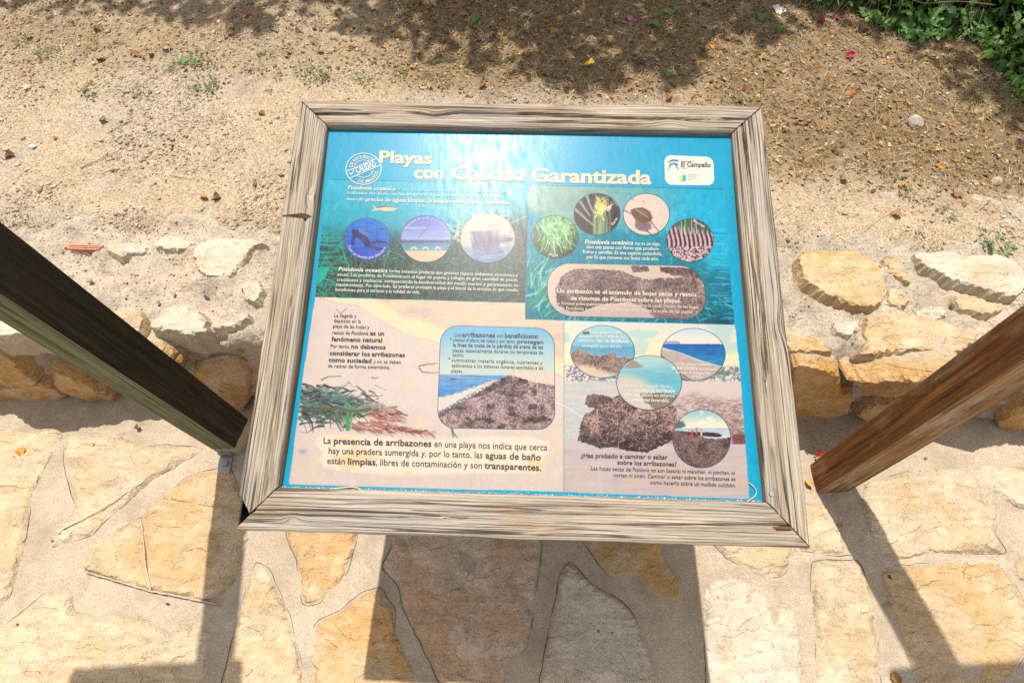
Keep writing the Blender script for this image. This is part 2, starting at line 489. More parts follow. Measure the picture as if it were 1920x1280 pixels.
CREAM = (.54, .435, .305); PALE = (.55, .475, .38)
SM = {
 'cream': M_stone('cream_limestone', CREAM, (.53, .37, .20), .38, .16, .6, 1),
 'ochre': M_stone('ochre_limestone', (.54, .42, .285), (.53, .345, .17), .58, .22, .4, 2),
 'orange': M_stone('orange_limestone', (.54, .41, .27), (.54, .32, .13), .60, .22, .4, 3),
 'tan': M_stone('tan_limestone', (.48, .375, .265), (.45, .30, .17), .5, .3, .3, 4),
 'pink': M_stone('pinkish_limestone', (.62, .49, .38), (.55, .345, .215), .5, .28, .9, 5),
 'pale': M_stone('pale_limestone', PALE, (.52, .39, .24), .26, .22, .7, 6),
 'white': M_stone('white_limestone', (.56, .49, .385), (.53, .41, .26), .3, .15, .4, 7),
 'sand': M_stone('sandy_limestone', (.545, .44, .32), (.52, .365, .21), .42, .22, .6, 8),
 'wallochre': M_stone('wall_ochre_stone', (.55, .43, .275), (.53, .335, .14), .48, .14, .4, 9),
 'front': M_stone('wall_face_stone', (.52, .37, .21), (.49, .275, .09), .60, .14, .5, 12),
}
GF = (np.zeros(3), np.array([1., 0, 0]), np.array([0, 1., 0]), np.array([0, 0, 1.]))
def G2(pts):
    p = np.array(pts, float); return onz(p[:, 0], p[:, 1])[:, :2]

FLAGS = [
 ('cream', [(-90,800),(0,806),(60,808),(120,803),(104,850),(67,920),(50,998),(40,1051),(20,1115),(0,1139),(-80,1170),(-150,1000)]),
 ('sand', [(128,816),(215,812),(269,834),(336,834),(380,843),(336,870),(286,900),(235,944),(195,978),(175,1001),(134,1015),(95,1032),(111,998),(141,951),(121,884)]),
 ('ochre', [(353,892),(427,875),(455,930),(469,1008),(457,1052),(433,1099),(413,1119),(386,1130),(286,1110),(215,1089),(158,1068),(161,1048),(188,1015),(262,968),(299,934),(323,917)]),
 ('cream', [(-80,1205),(0,1176),(34,1152),(84,1112),(134,1105),(144,1142),(185,1154),(215,1147),(262,1152),(316,1181),(363,1174),(400,1182),(392,1220),(372,1300),(200,1345),(-80,1345)]),
 ('cream', [(480,1052),(504,1065),(524,1105),(544,1152),(558,1203),(575,1300),(560,1335),(415,1330),(430,1213),(447,1152),(467,1085)]),
 ('orange', [(536,985),(580,960),(655,960),(672,1000),(657,1060),(640,1094),(600,1128),(570,1131),(560,1090),(556,1050),(545,1025)]),
 ('orange', [(588,1172),(605,1158),(640,1142),(675,1112),(712,1100),(722,1115),(741,1140),(742,1170),(758,1215),(785,1275),(780,1330),(600,1330),(585,1250)]),
 ('pink', [(762,960),(1012,965),(1016,1008),(1013,1058),(1003,1136),(989,1213),(962,1236),(942,1290),(930,1335),(845,1335),(825,1280),(801,1230),(774,1179),(754,1136),(747,1099),(717,1065),(727,1038)]),
 ('pale', [(1068,1053),(1087,1068),(1110,1092),(1150,1115),(1181,1139),(1204,1186),(1218,1226),(1241,1280),(1255,1335),(1005,1335),(1010,1280),(1023,1206),(1030,1172),(1040,1129),(1050,1078)]),
 ('orange', [(1085,985),(1225,990),(1248,1050),(1275,1092),(1277,1125),(1251,1125),(1211,1105),(1191,1085),(1144,1082),(1117,1055)]),
 ('cream', [(1335,1000),(1485,1005),(1480,1065),(1461,1082),(1441,1083),(1414,1072),(1384,1058),(1361,1045)]),
 ('pale', [(1324,1092),(1351,1082),(1384,1082),(1424,1099),(1461,1119),(1495,1146),(1502,1186),(1503,1236),(1500,1300),(1480,1345),(1325,1345),(1322,1283),(1320,1186),(1314,1136)]),
 ('sand', [(1522,1054),(1606,1050),(1623,1078),(1633,1119),(1646,1186),(1650,1300),(1645,1345),(1525,1345),(1525,1280),(1530,1213),(1522,1146)]),
 ('ochre', [(1652,1064),(1717,1057),(1817,1050),(1868,1058),(1905,1099),(1925,1140),(1928,1200),(1905,1262),(1850,1295),(1750,1325),(1722,1290),(1690,1200),(1662,1120)]),
 ('sand', [(1620,905),(1700,884),(1790,876),(1830,887),(1835,905),(1858,930),(1872,955),(1868,1000),(1885,1035),(1820,1038),(1700,1048),(1665,1052),(1628,1000),(1612,950)]),
 ('white', [(1832,868),(1925,880),(1985,905),(1975,965),(1912,953),(1872,933),(1842,905)]),
 ('tan', [(1882,1052),(1925,1038),(1990,1060),(1985,1115),(1935,1100),(1895,1080)]),
 ('cream', [(1500,940),(1549,951),(1572,984),(1590,1030),(1594,1042),(1535,1038),(1480,1020)]),
 # hidden by the board, and a ring outside the photograph
 ('sand', [(520,850),(700,830),(830,850),(800,930),(640,940),(520,940)]),
 ('ochre', [(860,840),(1050,830),(1080,930),(960,945),(840,925)]),
 ('cream', [(1110,830),(1320,830),(1420,900),(1330,970),(1150,960)]),
]
polys = []
for i, (k, p) in enumerate(FLAGS):
    P = G2(p); polys.append(P)
    stone('flagstone', P, GF, SM[k], paving, 100 + i * 7, thick=.009, edge=.011, low=.003, rough=.0056, crack=.0026 if k in ('pale', 'pink', 'orange', 'cream', 'sand') else .0016, amp=.0048, smear=.03)
# more flagstones all round, outside the photograph
rr = random.Random(3)
cells = []
for iy in range(-6, 2):
    for ix in range(-7, 8):
        cells.append((ix * .42 + rr.uniform(-.13, .13) + (iy % 2) * .2, iy * .36 + rr.uniform(-.1, .1)))
for ci, c in enumerate(cells):
    if not (-2.9 < c[0] < 2.9 and -2.2 < c[1] < .5): continue
    poly = [np.array(q) for q in ((c[0] - .5, c[1] - .5), (c[0] + .5, c[1] - .5), (c[0] + .5, c[1] + .5), (c[0] - .5, c[1] + .5))]
    for o in cells:
        if o == c: continue
        mid = np.array([(c[0] + o[0]) / 2, (c[1] + o[1]) / 2]); nrm = np.array([o[0] - c[0], o[1] - c[1]]); L = np.linalg.norm(nrm)
        if L > 1.3: continue
        nrm /= L; mid = mid - nrm * .022
        new = []
        for i in range(len(poly)):
            p, q = poly[i - 1], poly[i]; dp, dq = (p - mid) @ nrm, (q - mid) @ nrm
            if (dp < 0) != (dq < 0): new.append(p + (q - p) * dp / (dp - dq))
            if dq < 0: new.append(q)
        poly = new
        if len(poly) < 3: break
    if len(poly) < 3: continue
    P = np.array(poly); cx, cy = P.mean(0)
    if P[:, 1].max() > .62: continue
    px, py = proj(np.array([[q[0], q[1], 0] for q in P]))
    dfr = (np.array([q[0], q[1], 0]) - CAMP for q in P)
    z = np.array([(np.array([q[0], q[1], 0]) - CAMP) @ _F for q in P])
    if ((px > -20) & (px < 1940) & (py > -20) & (py < 1300) & (z > .1)).any(): continue
    cc = P.mean(0)
    if any(inside(np.concatenate([P, (P + cc) / 2, [cc]]), Q).any() or inside(Q, P).any() for Q in polys): continue
    stone('flagstone', P, GF, SM[rr.choice(['cream', 'ochre', 'sand', 'pale', 'tan', 'orange'])], paving, 900 + ci, thick=.004, edge=.03, g=.03, step=.03, amp=.003, rough=.002)

# chalky veins on the big ochre stone
VEIN = M_stone('white_vein', (.66, .6, .5), (.6, .5, .36), .1, .05, .2, 11)
def ribbon3(P, w):
    P = np.asarray(P, float); t = np.gradient(P[:, :2], axis=0); t /= np.linalg.norm(t, axis=1)[:, None]
    nn = np.stack([-t[:, 1], t[:, 0], np.zeros(len(P))], 1); w = np.asarray(w)[:, None]
    return np.concatenate([P + nn * w, P - nn * w])
def vein(pts, w, name='mineral_vein', mat=None, z=.0128):
    p = np.array(pts, float); k = 14 * (len(p) - 1) + 1
    tt = np.linspace(0, len(p) - 1, k)
    px = np.interp(tt, range(len(p)), p[:, 0]); py = np.interp(tt, range(len(p)), p[:, 1])
    P = onz(px, py, z); P[:, :2] += .003 * (np.stack([fbm(px * .2, py * .2, 3), fbm(px * .2, py * .2, 4)], 1) - .5)
    ww = w * (.35 + fbm(px * .15, py * .15, 8)) * np.clip(np.minimum(tt, tt[-1] - tt) * 5 + .15, 0, 1)
    n = len(P); T = ribbon3(P, ww); B = T - [0, 0, .012]
    V = np.concatenate([T, B]); Fc = []
    for i in range(n - 1):
        Fc += [[n + i, n + i + 1, i + 1, i], [i, i + 1, 2 * n + i + 1, 2 * n + i], [n + i + 1, n + i, 3 * n + i, 3 * n + i + 1]]
    return mk(name, V, Fc, mat or VEIN, paving)
vein([(155, 1070), (200, 1083), (282, 1107), (330, 1116), (410, 1133)], .0022)
vein([(263, 968), (268, 1010), (272, 1060), (283, 1105)], .002)
vein([(318, 933), (360, 941), (438, 955)], .0012)

# ------------------------------------------------------------------ low stone wall
WH = .36
wall = empty('stone_wall', WO + WX * 0)
tag(wall, 'low rough wall of ochre stones and crumbling mortar behind the sign, holding back the dirt', 'wall')
prof = []
for z in np.linspace(-.04, WH - .03, 26): prof.append((.012 + .02 * z / WH, z, -1, 0))
for a in np.linspace(0, 1, 7)[1:-1]: prof.append((.03 + .03 * a, WH - .03 + .03 * math.sin(a * math.pi / 2), -math.cos(a * 1.57), math.sin(a * 1.57)))
for v in np.linspace(.062, .60, 50): prof.append((v, WH, 0, 1))
prof = np.array(prof)
us = np.concatenate([np.arange(-5, -1.9, .05), np.arange(-1.9, 1.9, .0095), np.arange(1.9, 5, .05)])
U, K = np.meshgrid(us, np.arange(len(prof)))
Pv, Pz, Nv, Nz = [prof[K, i] for i in range(4)]
arc = np.concatenate([[0], np.cumsum(np.hypot(np.diff(prof[:, 0]), np.diff(prof[:, 1])))])[K]
ridge = 1 - 2 * np.abs(fbm(U * 8, arc * 8, 35, 4) - .5)
dsp = .022 * (ridge - .8) + .036 * (fbm(U * 5, arc * 5, 31) - .5) + .036 * (fbm(U * 17, arc * 17, 32) - .5) + .020 * (fbm(U * 55, arc * 55, 33, 3) - .5)
dsp -= .012 * sstep(.60, .72, fbm(U * 30, arc * 30, 34, 3))
dsp *= np.where(Nz > .9, .8, 1.0)
dsp = dsp + np.where(Nz > .9, .006 * sstep(.0, .5, Pv), 0)
lipcut = .03 * (fbm(U * 2.6, U * 0 + 3, 77) - .5) * np.clip(1 - np.abs(arc - .4) / .12, 0, 1)
Vw = wl(U, Pv + Nv * dsp + lipcut, Pz + Nz * dsp)
nk, nu = Vw.shape[:2]
wall_grid = Vw; nk_w_cols = nu; wall_prof_k0 = 31; wall_prof_v = prof[31:, 0]
idx = np.arange(nk * nu).reshape(nk, nu)
F = np.stack([idx[:-1, :-1], idx[:-1, 1:], idx[1:, 1:], idx[1:, :-1]], -1).reshape(-1, 4)
mk('mortar_body', Vw.reshape(-1, 3), F, WALLMORTAR, wall, smooth=True)

def wtop(pts, z=WH):
    p = np.array(pts, float); P = onz(p[:, 0], p[:, 1], z)
    return np.stack([(P - WO) @ WX, (P - WO) @ WY], 1)
def wfront(pts, v=.015):
    p = np.array(pts, float); P = onplane(p[:, 0], p[:, 1], WO + WY * v, WY)
    return np.stack([(P - WO) @ WX, P[:, 2]], 1)
TF = (WO + np.array([0, 0, WH]), WX, WY, np.array([0, 0, 1.]))
FFr = (WO + WY * .012, WX, np.array([0, 0, 1.]), -WY)
TOPS = [
 ('white', .012, [(292,460),(312,450),(346,448),(373,457),(370,464),(349,477),(319,480),(296,474)]),
 ('white', .016, [(373,467),(396,454),(454,452),(494,455),(507,467),(484,474),(460,504),(440,524),(420,531),(386,527),(370,511),(368,487)]),
 ('white', .020, [(286,625),(316,591),(336,581),(396,595),(400,618),(413,625),(370,640),(319,635)]),
 ('pale', .018, [(405,612),(440,606),(475,590),(480,610),(450,622),(410,628)]),
 ('wallochre', .022, [(1488,492),(1508,480),(1566,479),(1603,485),(1636,507),(1650,541),(1653,568),(1636,588),(1592,588),(1549,574),(1522,561),(1495,541)]),
 ('ochre', .014, [(1646,484),(1673,484),(1690,511),(1703,538),(1690,538),(1663,517),(1650,501)]),
 ('white', .018, [(1703,482),(1834,485),(1885,497),(1908,517),(1918,541),(1902,564),(1881,568),(1824,554),(1777,538),(1727,511)]),
 ('ochre', .014, [(1619,598),(1700,591),(1777,608),(1831,632),(1800,668),(1717,664),(1620,672),(1598,668),(1612,640)]),
 ('wallochre', .012, [(1470,628),(1522,630),(1545,655),(1560,668),(1485,668),(1465,650)]),
 ('ochre', .010, [(1784,555),(1817,560),(1882,578),(1862,596),(1800,594),(1780,575)]),
 ('white', .014, [(1930,520),(2010,530),(2030,570),(1950,590)]),
 ('ochre', .014, [(1880,620),(1990,615),(2040,660),(1960,690),(1860,665)]),
 ('pale', .014, [(1700,590),(1740,575),(1775,585),(1770,602),(1720,606)]),
 ('cream', .012, [(1655,545),(1690,548),(1705,572),(1680,590),(1658,580)]),
 ('pale', .012, [(1556,610),(1600,604),(1612,622),(1590,640),(1560,632)]),
 ('cream', .014, [(212,590),(262,580),(280,606),(270,628),(225,622)]),
 ('white', .012, [(455,540),(490,528),(500,552),(486,578),(460,570)]),
 ('pale', .010, [(205,462),(250,456),(284,466),(280,482),(230,488),(204,478)]),
 ('white', .014, [(-20,600),(60,590),(100,620),(60,640),(-30,640)]),
]
for i, (k, th, p) in enumerate(TOPS):
    stone('wall_stone', wtop(p), TF, SM[k], wall, 300 + i * 11, thick=th * 1.6, edge=.008, low=.010, depth=.06, rough=.006, step=.008, g=.008, amp=.006, bulge=.002, smear=.004, facets=0 if i == 7 else 2)
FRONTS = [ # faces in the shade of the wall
 ('front', .022, [(1478,672),(1569,678),(1576,712),(1599,718),(1589,749),(1566,774),(1515,778),(1485,773)]),
 ('front', .030, [(1572,682),(1660,678),(1760,672),(1800,676),(1790,694),(1740,706),(1690,716),(1640,718),(1600,700)]),
 ('orange', .020, [(1600,762),(1640,738),(1700,718),(1720,722),(1690,750),(1650,772),(1618,776)]),
 ('front', .022, [(1858,776),(1920,742),(1980,752),(1980,795),(1878,792)]),
 ('front', .022, [(-40,615),(0,634),(40,662),(82,694),(80,706),(0,712),(-60,700)]),
 ('orange', .018, [(-40,716),(0,712),(80,706),(134,734),(60,742),(-40,745)]),
 ('front', .020, [(100,672),(160,694),(235,742),(180,736),(136,732),(105,700)]),
 ('orange', .022, [(362,688),(420,672),(470,690),(465,765),(400,752)]),
 ('front', .018, [(250,652),(300,645),(350,662),(345,690),(290,690)]),
 ('front', .02, [(520,660),(640,655),(660,740),(540,755)]),
 ('front', .02, [(700,660),(860,665),(850,750),(700,755)]),
 ('front', .02, [(900,665),(1100,670),(1110,765),(900,760)]),
 ('orange', .02, [(1150,670),(1400,675),(1410,770),(1150,770)]),
]
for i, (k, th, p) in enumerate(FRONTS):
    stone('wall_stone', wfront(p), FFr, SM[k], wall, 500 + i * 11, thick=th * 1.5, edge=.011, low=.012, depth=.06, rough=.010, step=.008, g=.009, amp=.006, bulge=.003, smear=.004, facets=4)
for u0 in list(np.arange(-4.8, -1.6, .36)) + list(np.arange(1.75, 4.8, .36)):     # beyond the picture
    for row in range(2):
        if row == 0 and -2.0 < u0 < 2.0: continue
        cu = u0 + rr.uniform(-.05, .05); cz = .1 + row * .17
        P = np.array([(cu + .15 * math.cos(t) * rr.uniform(.8, 1.1), cz + .075 * math.sin(t) * rr.uniform(.8, 1.1)) for t in np.linspace(0, 6.28, 9)[:-1]])
        stone('wall_stone', P, FFr, SM[rr.choice(['wallochre', 'orange', 'tan'])], wall, int(700 + u0 * 31 + row), thick=.02, edge=.02, low=.012, depth=.05, rough=.006, step=.02, g=.02)
BRICK = M_mortar('red_brick', (.58, .27, .18), (.52, .24, .15), .3, 150, .002)
bp = wtop([(119, 468), (128, 455), (195, 460), (198, 464), (161, 470), (134, 471)])
bk = stone('brick_piece', bp, TF, BRICK, wall, 801, thick=.008, edge=.006, low=.01, depth=.03, rough=.002, step=.006, g=.008, amp=.001)
bk['label'] = 'broken ribbed red brick piece set in the wall top'
for q in range(3):                            # ribs of the brick
    y0 = 458.5 + q * 3.2
    p = np.array([(130 - q * 2, y0), (193 - q * 4, y0 + 2.2)]); P = onz(p[:, 0], p[:, 1], WH + .0115)
    V = ribbon3(P, np.array([.0016, .0016])); V = np.concatenate([V, V - [0, 0, .006]])
    mk('brick_rib', V, [[2, 3, 1, 0], [0, 1, 5, 4], [3, 2, 6, 7]], BRICK, bk)

# ------------------------------------------------------------------ dirt behind the wall
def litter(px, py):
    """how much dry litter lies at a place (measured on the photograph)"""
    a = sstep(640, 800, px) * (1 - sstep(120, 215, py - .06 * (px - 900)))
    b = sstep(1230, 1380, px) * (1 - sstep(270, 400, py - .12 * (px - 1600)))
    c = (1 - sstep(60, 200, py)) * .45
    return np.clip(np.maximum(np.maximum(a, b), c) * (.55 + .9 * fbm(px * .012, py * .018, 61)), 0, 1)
def dz(u, v):
    h = .336 + .038 * sstep(.33, .47, v) + .022 * (fbm(u * 6, v * 6, 44) - .5) + .02 * sstep(.6, 2.2, v)
    h = h + .030 * (fbm(u * 5, v * 5, 45, 3) - .5) * sstep(.45, .8, v) + .034 * (fbm(u * 2.2, v * 2.2, 41) - .5) * sstep(.4, 1.0, v) + .012 * (fbm(u * 9, v * 9, 42) - .5) + .008 * (fbm(u * 38, v * 38, 43, 3) - .5)
    return h + .05 * sstep(2.5, 6, v)
us = np.concatenate([np.linspace(-60, -8, 10), np.arange(-7.5, -2.6, .12), np.arange(-2.6, 2.6, .0125), np.arange(2.6, 7.6, .12), np.linspace(8, 60, 10)])
vs = np.concatenate([np.arange(.28, 2.1, .0115), np.arange(2.1, 6, .1), np.linspace(6.5, 60, 12)])
U, Vv, F = grid(us, vs)
P = wl(U, Vv, dz(U, Vv))
px, py = proj(P)
ok = ((P - CAMP) @ _F) > .2
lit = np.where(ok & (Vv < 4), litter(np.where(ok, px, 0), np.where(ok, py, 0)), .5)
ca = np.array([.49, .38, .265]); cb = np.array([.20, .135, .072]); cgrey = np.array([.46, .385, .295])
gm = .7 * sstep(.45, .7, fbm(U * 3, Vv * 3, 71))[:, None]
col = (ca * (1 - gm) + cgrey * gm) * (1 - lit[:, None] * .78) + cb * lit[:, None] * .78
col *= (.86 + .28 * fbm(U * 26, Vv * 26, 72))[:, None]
def M_dirt():
    t = NT('dry_dirt')
    v = t.node('ShaderNodeNewGeometry').outputs['Position']
    base = t.attr('tint', 'Color')
    fine = t.noise(v, 200, 4, .8); mid = t.noise(v, 48, 5, .7)
    col = t.mix(.9, base, t.ramp(fine, [(.30, .42), (.70, 1.42)]), 'MULTIPLY')
    col = t.mix(.6, col, t.ramp(mid, [(.3, .72), (.7, 1.22)]), 'MULTIPLY')
    vo = t.node('ShaderNodeTexVoronoi'); t.link(v, vo.inputs['Vector']); vo.inputs['Scale'].default_value = 170
    sc = t.node('ShaderNodeSeparateColor'); t.link(vo.outputs['Color'], sc.inputs[0])
    peb = t.math('MULTIPLY', t.ramp(vo.outputs['Distance'], [(.28, 1.0), (.42, 0.0)]), t.math('GREATER_THAN', sc.outputs[0], .45))
    pc = t.ramp(sc.outputs[1], [(0, (.17, .12, .075)), (.4, (.40, .30, .195)), (.75, (.48, .40, .30)), (1, (.36, .33, .29))])
    col = t.mix(t.math('MULTIPLY', peb, .8), col, t.mix(.35, pc, base))
    h = t.math('ADD', t.math('MULTIPLY', mid, .6), t.math('MULTIPLY', fine, .4))
    h = t.math('ADD', h, t.math('MULTIPLY', peb, .35))
    return t.out(col, .95, t.bump(h, .009), .1)
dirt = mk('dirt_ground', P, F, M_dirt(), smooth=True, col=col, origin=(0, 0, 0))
tag(dirt, 'dry sandy dirt slope behind the low wall', 'ground', kind='structure')
def drop(px, py):
    """photo point -> place on the dirt surface"""
    px = np.asarray(px, float); py = np.asarray(py, float)
    z = np.full(px.shape, .37)
    for _ in range(4):
        P = onz2(px, py, z); u = (P - WO) @ WX; v = (P - WO) @ WY; z = dz(u, v)
    P[..., 2] = z
    return P
def onz2(px, py, z):
    d = ray(px, py); t = (z - H) / d[..., 2]
    return CAMP + d * t[..., None]

# ------------------------------------------------------------------ information board
BW, BL_, BYAW, BSL = .8774453, .78089596, -.0416261, .2440794
bo = np.array([.00684759, .15148782, .77220085])
e1 = np.array([math.cos(BYAW), math.sin(BYAW), 0])
_h = np.array([-math.sin(BYAW), math.cos(BYAW), 0])
e2 = _h * math.cos(BSL) + np.array([0, 0, 1]) * math.sin(BSL)
e3 = np.cross(e1, e2)
def toab(P): d = np.asarray(P) - bo; return np.stack([d @ e1, d @ e2], -1)
def ab(a, b, h=0.0): return bo + np.asarray(a)[..., None] * e1 + np.asarray(b)[..., None] * e2 + np.asarray(h)[..., None] * e3
OUT = toab(onplane([437, 1522, 1430, 561], [994, 1029, 199, 186], bo, e3))        # BL BR TR TL
cxy = OUT.mean(0)
W_ = .060
WS = [.066, .059, .056, .059]               # bottom, right, top, left rail widths
def inset(P, w):
    n = len(P); Q = []
    w = list(w) if isinstance(w, (list, tuple)) else [w] * n
    for i in range(n):
        a, b, c = P[i - 1], P[i], P[(i + 1) % n]
        d1 = (b - a) / np.linalg.norm(b - a); d2 = (c - b) / np.linalg.norm(c - b)
        n1 = np.array([-d1[1], d1[0]]); n2 = np.array([-d2[1], d2[0]])
        A = np.array([d1, -d2]).T; t = np.linalg.solve(A, (b + n2 * w[i]) - (b + n1 * w[i - 1]))
        Q.append(b + n1 * w[i - 1] + d1 * t[0])
    return np.array(Q)
INN = inset(OUT, WS)
bc3 = ab(cxy[0], cxy[1])
board = empty('information_board', [bc3[0], bc3[1], 0])
tag(board, 'tilted information board with weathered grey wooden frame and blue printed beach panel', 'information board')

WOODG = M_wood('weathered_grey_wood', (.20, .155, .115), (.35, .285, .215), (.46, .385, .30), 1.3, 1.0, (.32, .21, .12), bumpd=.003, silver=(.43, .385, .335))
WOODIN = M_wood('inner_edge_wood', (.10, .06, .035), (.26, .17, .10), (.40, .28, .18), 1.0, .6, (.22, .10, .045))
DEPTH, THK = .025, .046
prof = []
for t_, d_ in [(0, -THK), (0, -.02), (.0002, -.006), (.0012, -.002), (.0035, 0)]: prof.append((t_, d_))
for t_ in np.linspace(.007, W_ - .011, 22): prof.append((t_, 0))
for a in np.linspace(0, 1, 8): prof.append((W_ - .0085 + .0085 * math.sin(a * 1.5708), -.0085 + .0085 * math.cos(a * 1.5708)))
for d_ in (-.012, -.02, -THK): prof.append((W_ + .0002, d_))
prof = np.array(prof)
KN = {2: [(.70, .028, .008), (.20, .040, .009)], 0: [(.10, .02, .004)], 1: [(.45, .012, .010)], 3: [(.27, .045, .004)]}
for i in range(4):
    j = (i + 1) % 4
    s_ = np.linspace(0, 1, 150)
    Sg, Kg = np.meshgrid(s_, np.arange(len(prof)))
    t_ = prof[Kg, 0]; d_ = prof[Kg, 1].copy(); w = (t_ / W_)[..., None]; t_ = t_ * WS[i] / W_
    gap = .0017
    s2 = gap + Sg * (1 - 2 * gap)
    if i == 3:   # left rail runs from its top corner to the broken lower corner
        cut = .062 * np.clip((.36 - t_ / W_) / .30, 0, 1) * (d_ > -2) + .012 * (fbm(t_ * 400, d_ * 200, 5) - .5) * (t_ / W_ < .36)
        s2 = gap + Sg * (1 - 2 * gap - np.maximum(cut, 0))
    A = OUT[i] + (OUT[j] - OUT[i]) * s2[..., None]; B = INN[i] + (INN[j] - INN[i]) * s2[..., None]
    P2 = A + (B - A) * w
    L = np.linalg.norm(OUT[j] - OUT[i])
    al = (P2 - OUT[i]) @ ((OUT[j] - OUT[i]) / L)
    gt = t_.copy()
    for (ks, kt, kr) in KN[i]:
        r2 = ((al - ks * L) / (kr * 3.2)) ** 2 + ((t_ - kt) / (kr * 1.3)) ** 2
        gt = gt + .007 * np.exp(-r2) * np.sign(kt - .035 + 1e-6)
    top = (prof[Kg, 1] > -.004)
    d_ += np.where(top, .0022 * (fbm(al * 3, gt * 170, 11 + i) - .5) + .0035 * (fbm(al * 2.2, t_ * 18, 19 + i) - .5), 0)
    split = np.clip(1 - np.abs(gt - .028 - .004 * np.sin(al * 9) - (.012 if i % 2 else 0)) / .0034, 0, 1) * sstep(.40, .52, fbm(al * 5, al * 0 + i, 29 + i))
    d_ -= np.where(top, split * .007, 0)
    P2 = P2 + np.where(prof[Kg, 0:1] * 0 + t_[..., None] < .002, 0, 0)
    edge = np.where(t_ < .004, .0035 * (fbm(al * 14, al * 0, 37 + i) - .5), 0)
    nin = (INN[i] - OUT[i]) / np.linalg.norm(INN[i] - OUT[i])
    dn = np.array([-(OUT[j] - OUT[i])[1], (OUT[j] - OUT[i])[0]]) / L
    P2 = P2 + edge[..., None] * dn
    V = ab(P2[..., 0], P2[..., 1], d_)
    nk, nu = Sg.shape
    idx = np.arange(nk * nu).reshape(nk, nu)
    Fq = np.stack([idx[:-1, :-1], idx[:-1, 1:], idx[1:, 1:], idx[1:, :-1]], -1).reshape(-1, 4)
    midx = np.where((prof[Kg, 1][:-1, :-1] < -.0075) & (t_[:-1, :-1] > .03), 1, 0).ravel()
    faces = [list(f) for f in Fq] + [list(idx[:, 0])[::-1], list(idx[:, -1])] + [[int(idx[-1, k]), int(idx[-1, k + 1]), int(idx[0, k + 1]), int(idx[0, k])] for k in range(nu - 1)]
    mi = list(midx) + [0, 0] + [0] * (nu - 1)
    g = np.stack([al + i * 3.1, gt + i * 1.7, d_], -1).reshape(-1, 3)
    ob = mk('frame_rail', V.reshape(-1, 3), faces, [WOODG, WOODIN], board, mi, smooth=False, grain=g)
    ob['label'] = ['bottom frame rail with long dark cracks', 'right frame rail with straight grey grain', 'top frame rail with knots', 'left frame rail broken off at its lower end'][i]
    # orange splintered patch near the right end of the bottom rail
    if i == 0:
        q = toab(onplane([1450, 1474, 1490, 1480, 1455], [988, 985, 990, 994, 994], bo, e3))
        V = np.concatenate([ab(q[:, 0], q[:, 1], .0013), ab(q[:, 0], q[:, 1], -.006)])
        spl = mk('splinter_scar', V, [[0, 1, 2, 3, 4][::-1]] + [[k, (k + 1) % 5, 5 + (k + 1) % 5, 5 + k] for k in range(5)],
           M_wood('fresh_orange_wood', (.05, .018, .008), (.19, .06, .014), (.28, .10, .028)), ob, grain=np.stack([V @ e1, V @ e2, V @ e3], 1))

    if i == 1:
        c0 = onplane(1446., 925., bo, e3); th = np.linspace(0, 2 * math.pi, 11)[:-1]
        V = np.concatenate([c0 + .0035 * (np.cos(th)[:, None] * e1 + np.sin(th)[:, None] * e2) + e3 * .0022, c0 + .0035 * (np.cos(th)[:, None] * e1 + np.sin(th)[:, None] * e2) - e3 * .004])
        mk('screw_head', V, [list(range(10))] + [[10 + k, 10 + (k + 1) % 10, (k + 1) % 10, k] for k in range(10)], M_flat('zinc_screw', (.45, .45, .46), .4, .5, .8), ob)
    if i == 3:
        q = toab(onplane([529, 545, 566, 578, 584, 576, 564, 545, 530], [404, 402.5, 400, 402, 406, 411, 408, 406.5, 406], bo, e3)); n9 = len(q)
        V = np.concatenate([ab(q[:, 0], q[:, 1], .0012), ab(q[:, 0], q[:, 1], -.006)])
        mk('knot_scar', V, [list(range(n9))[::-1], list(range(n9))] + [[k, (k + 1) % n9, n9 + (k + 1) % n9, n9 + k] for k in range(n9)], M_wood('knot_wood', (.05, .03, .015), (.16, .09, .04), (.28, .17, .07)), ob, grain=np.stack([V @ e1, V @ e2, V @ e3], 1))

# backing tray of black metal, its edge shows at the broken corner
BLACK = M_flat('black_metal', (.025, .022, .02), .5, .4, .3)
o2 = inset(OUT, .0012)
V = np.concatenate([ab(o2[:, 0], o2[:, 1], -.010), ab(o2[:, 0], o2[:, 1], -.060)])
i2 = inset(OUT, .0035)
V = np.concatenate([V, ab(i2[:, 0], i2[:, 1], -.010), ab(i2[:, 0], i2[:, 1], -.057)])
mk('backing_tray', V, [[7, 6, 5, 4], [12, 13, 14, 15]] + sum([[[k, 4 + k, 4 + (k + 1) % 4, (k + 1) % 4][::-1], [8 + k, 8 + (k + 1) % 4, 12 + (k + 1) % 4, 12 + k][::-1], [k, (k + 1) % 4, 8 + (k + 1) % 4, 8 + k]] for k in range(4)], []), BLACK, board)
POST = M_wood('brown_post_wood', (.10, .055, .025), (.19, .11, .05), (.30, .19, .10), .8, .6, (.42, .36, .29))
for sgn in (-1, 1):                             # two legs under the board, inside its shadow
    top = ab(cxy[0] + sgn * .20, cxy[1] - .05, -.061); top2 = ab(cxy[0] + sgn * .20, cxy[1] + .05, -.061)
    V = []
    for dx in (-.04, .04):
        for q, zz in ((top, top[2]), (top2, top2[2]), (top2, -.02), (top, -.02)): V.append([q[0] + dx, q[1], zz])
    V = np.array(V)
    mk('leg', V, [[0, 1, 2, 3], [7, 6, 5, 4], [0, 4, 5, 1], [1, 5, 6, 2], [2, 6, 7, 3], [3, 7, 4, 0]], POST, board, grain=V[:, [2, 0, 1]])

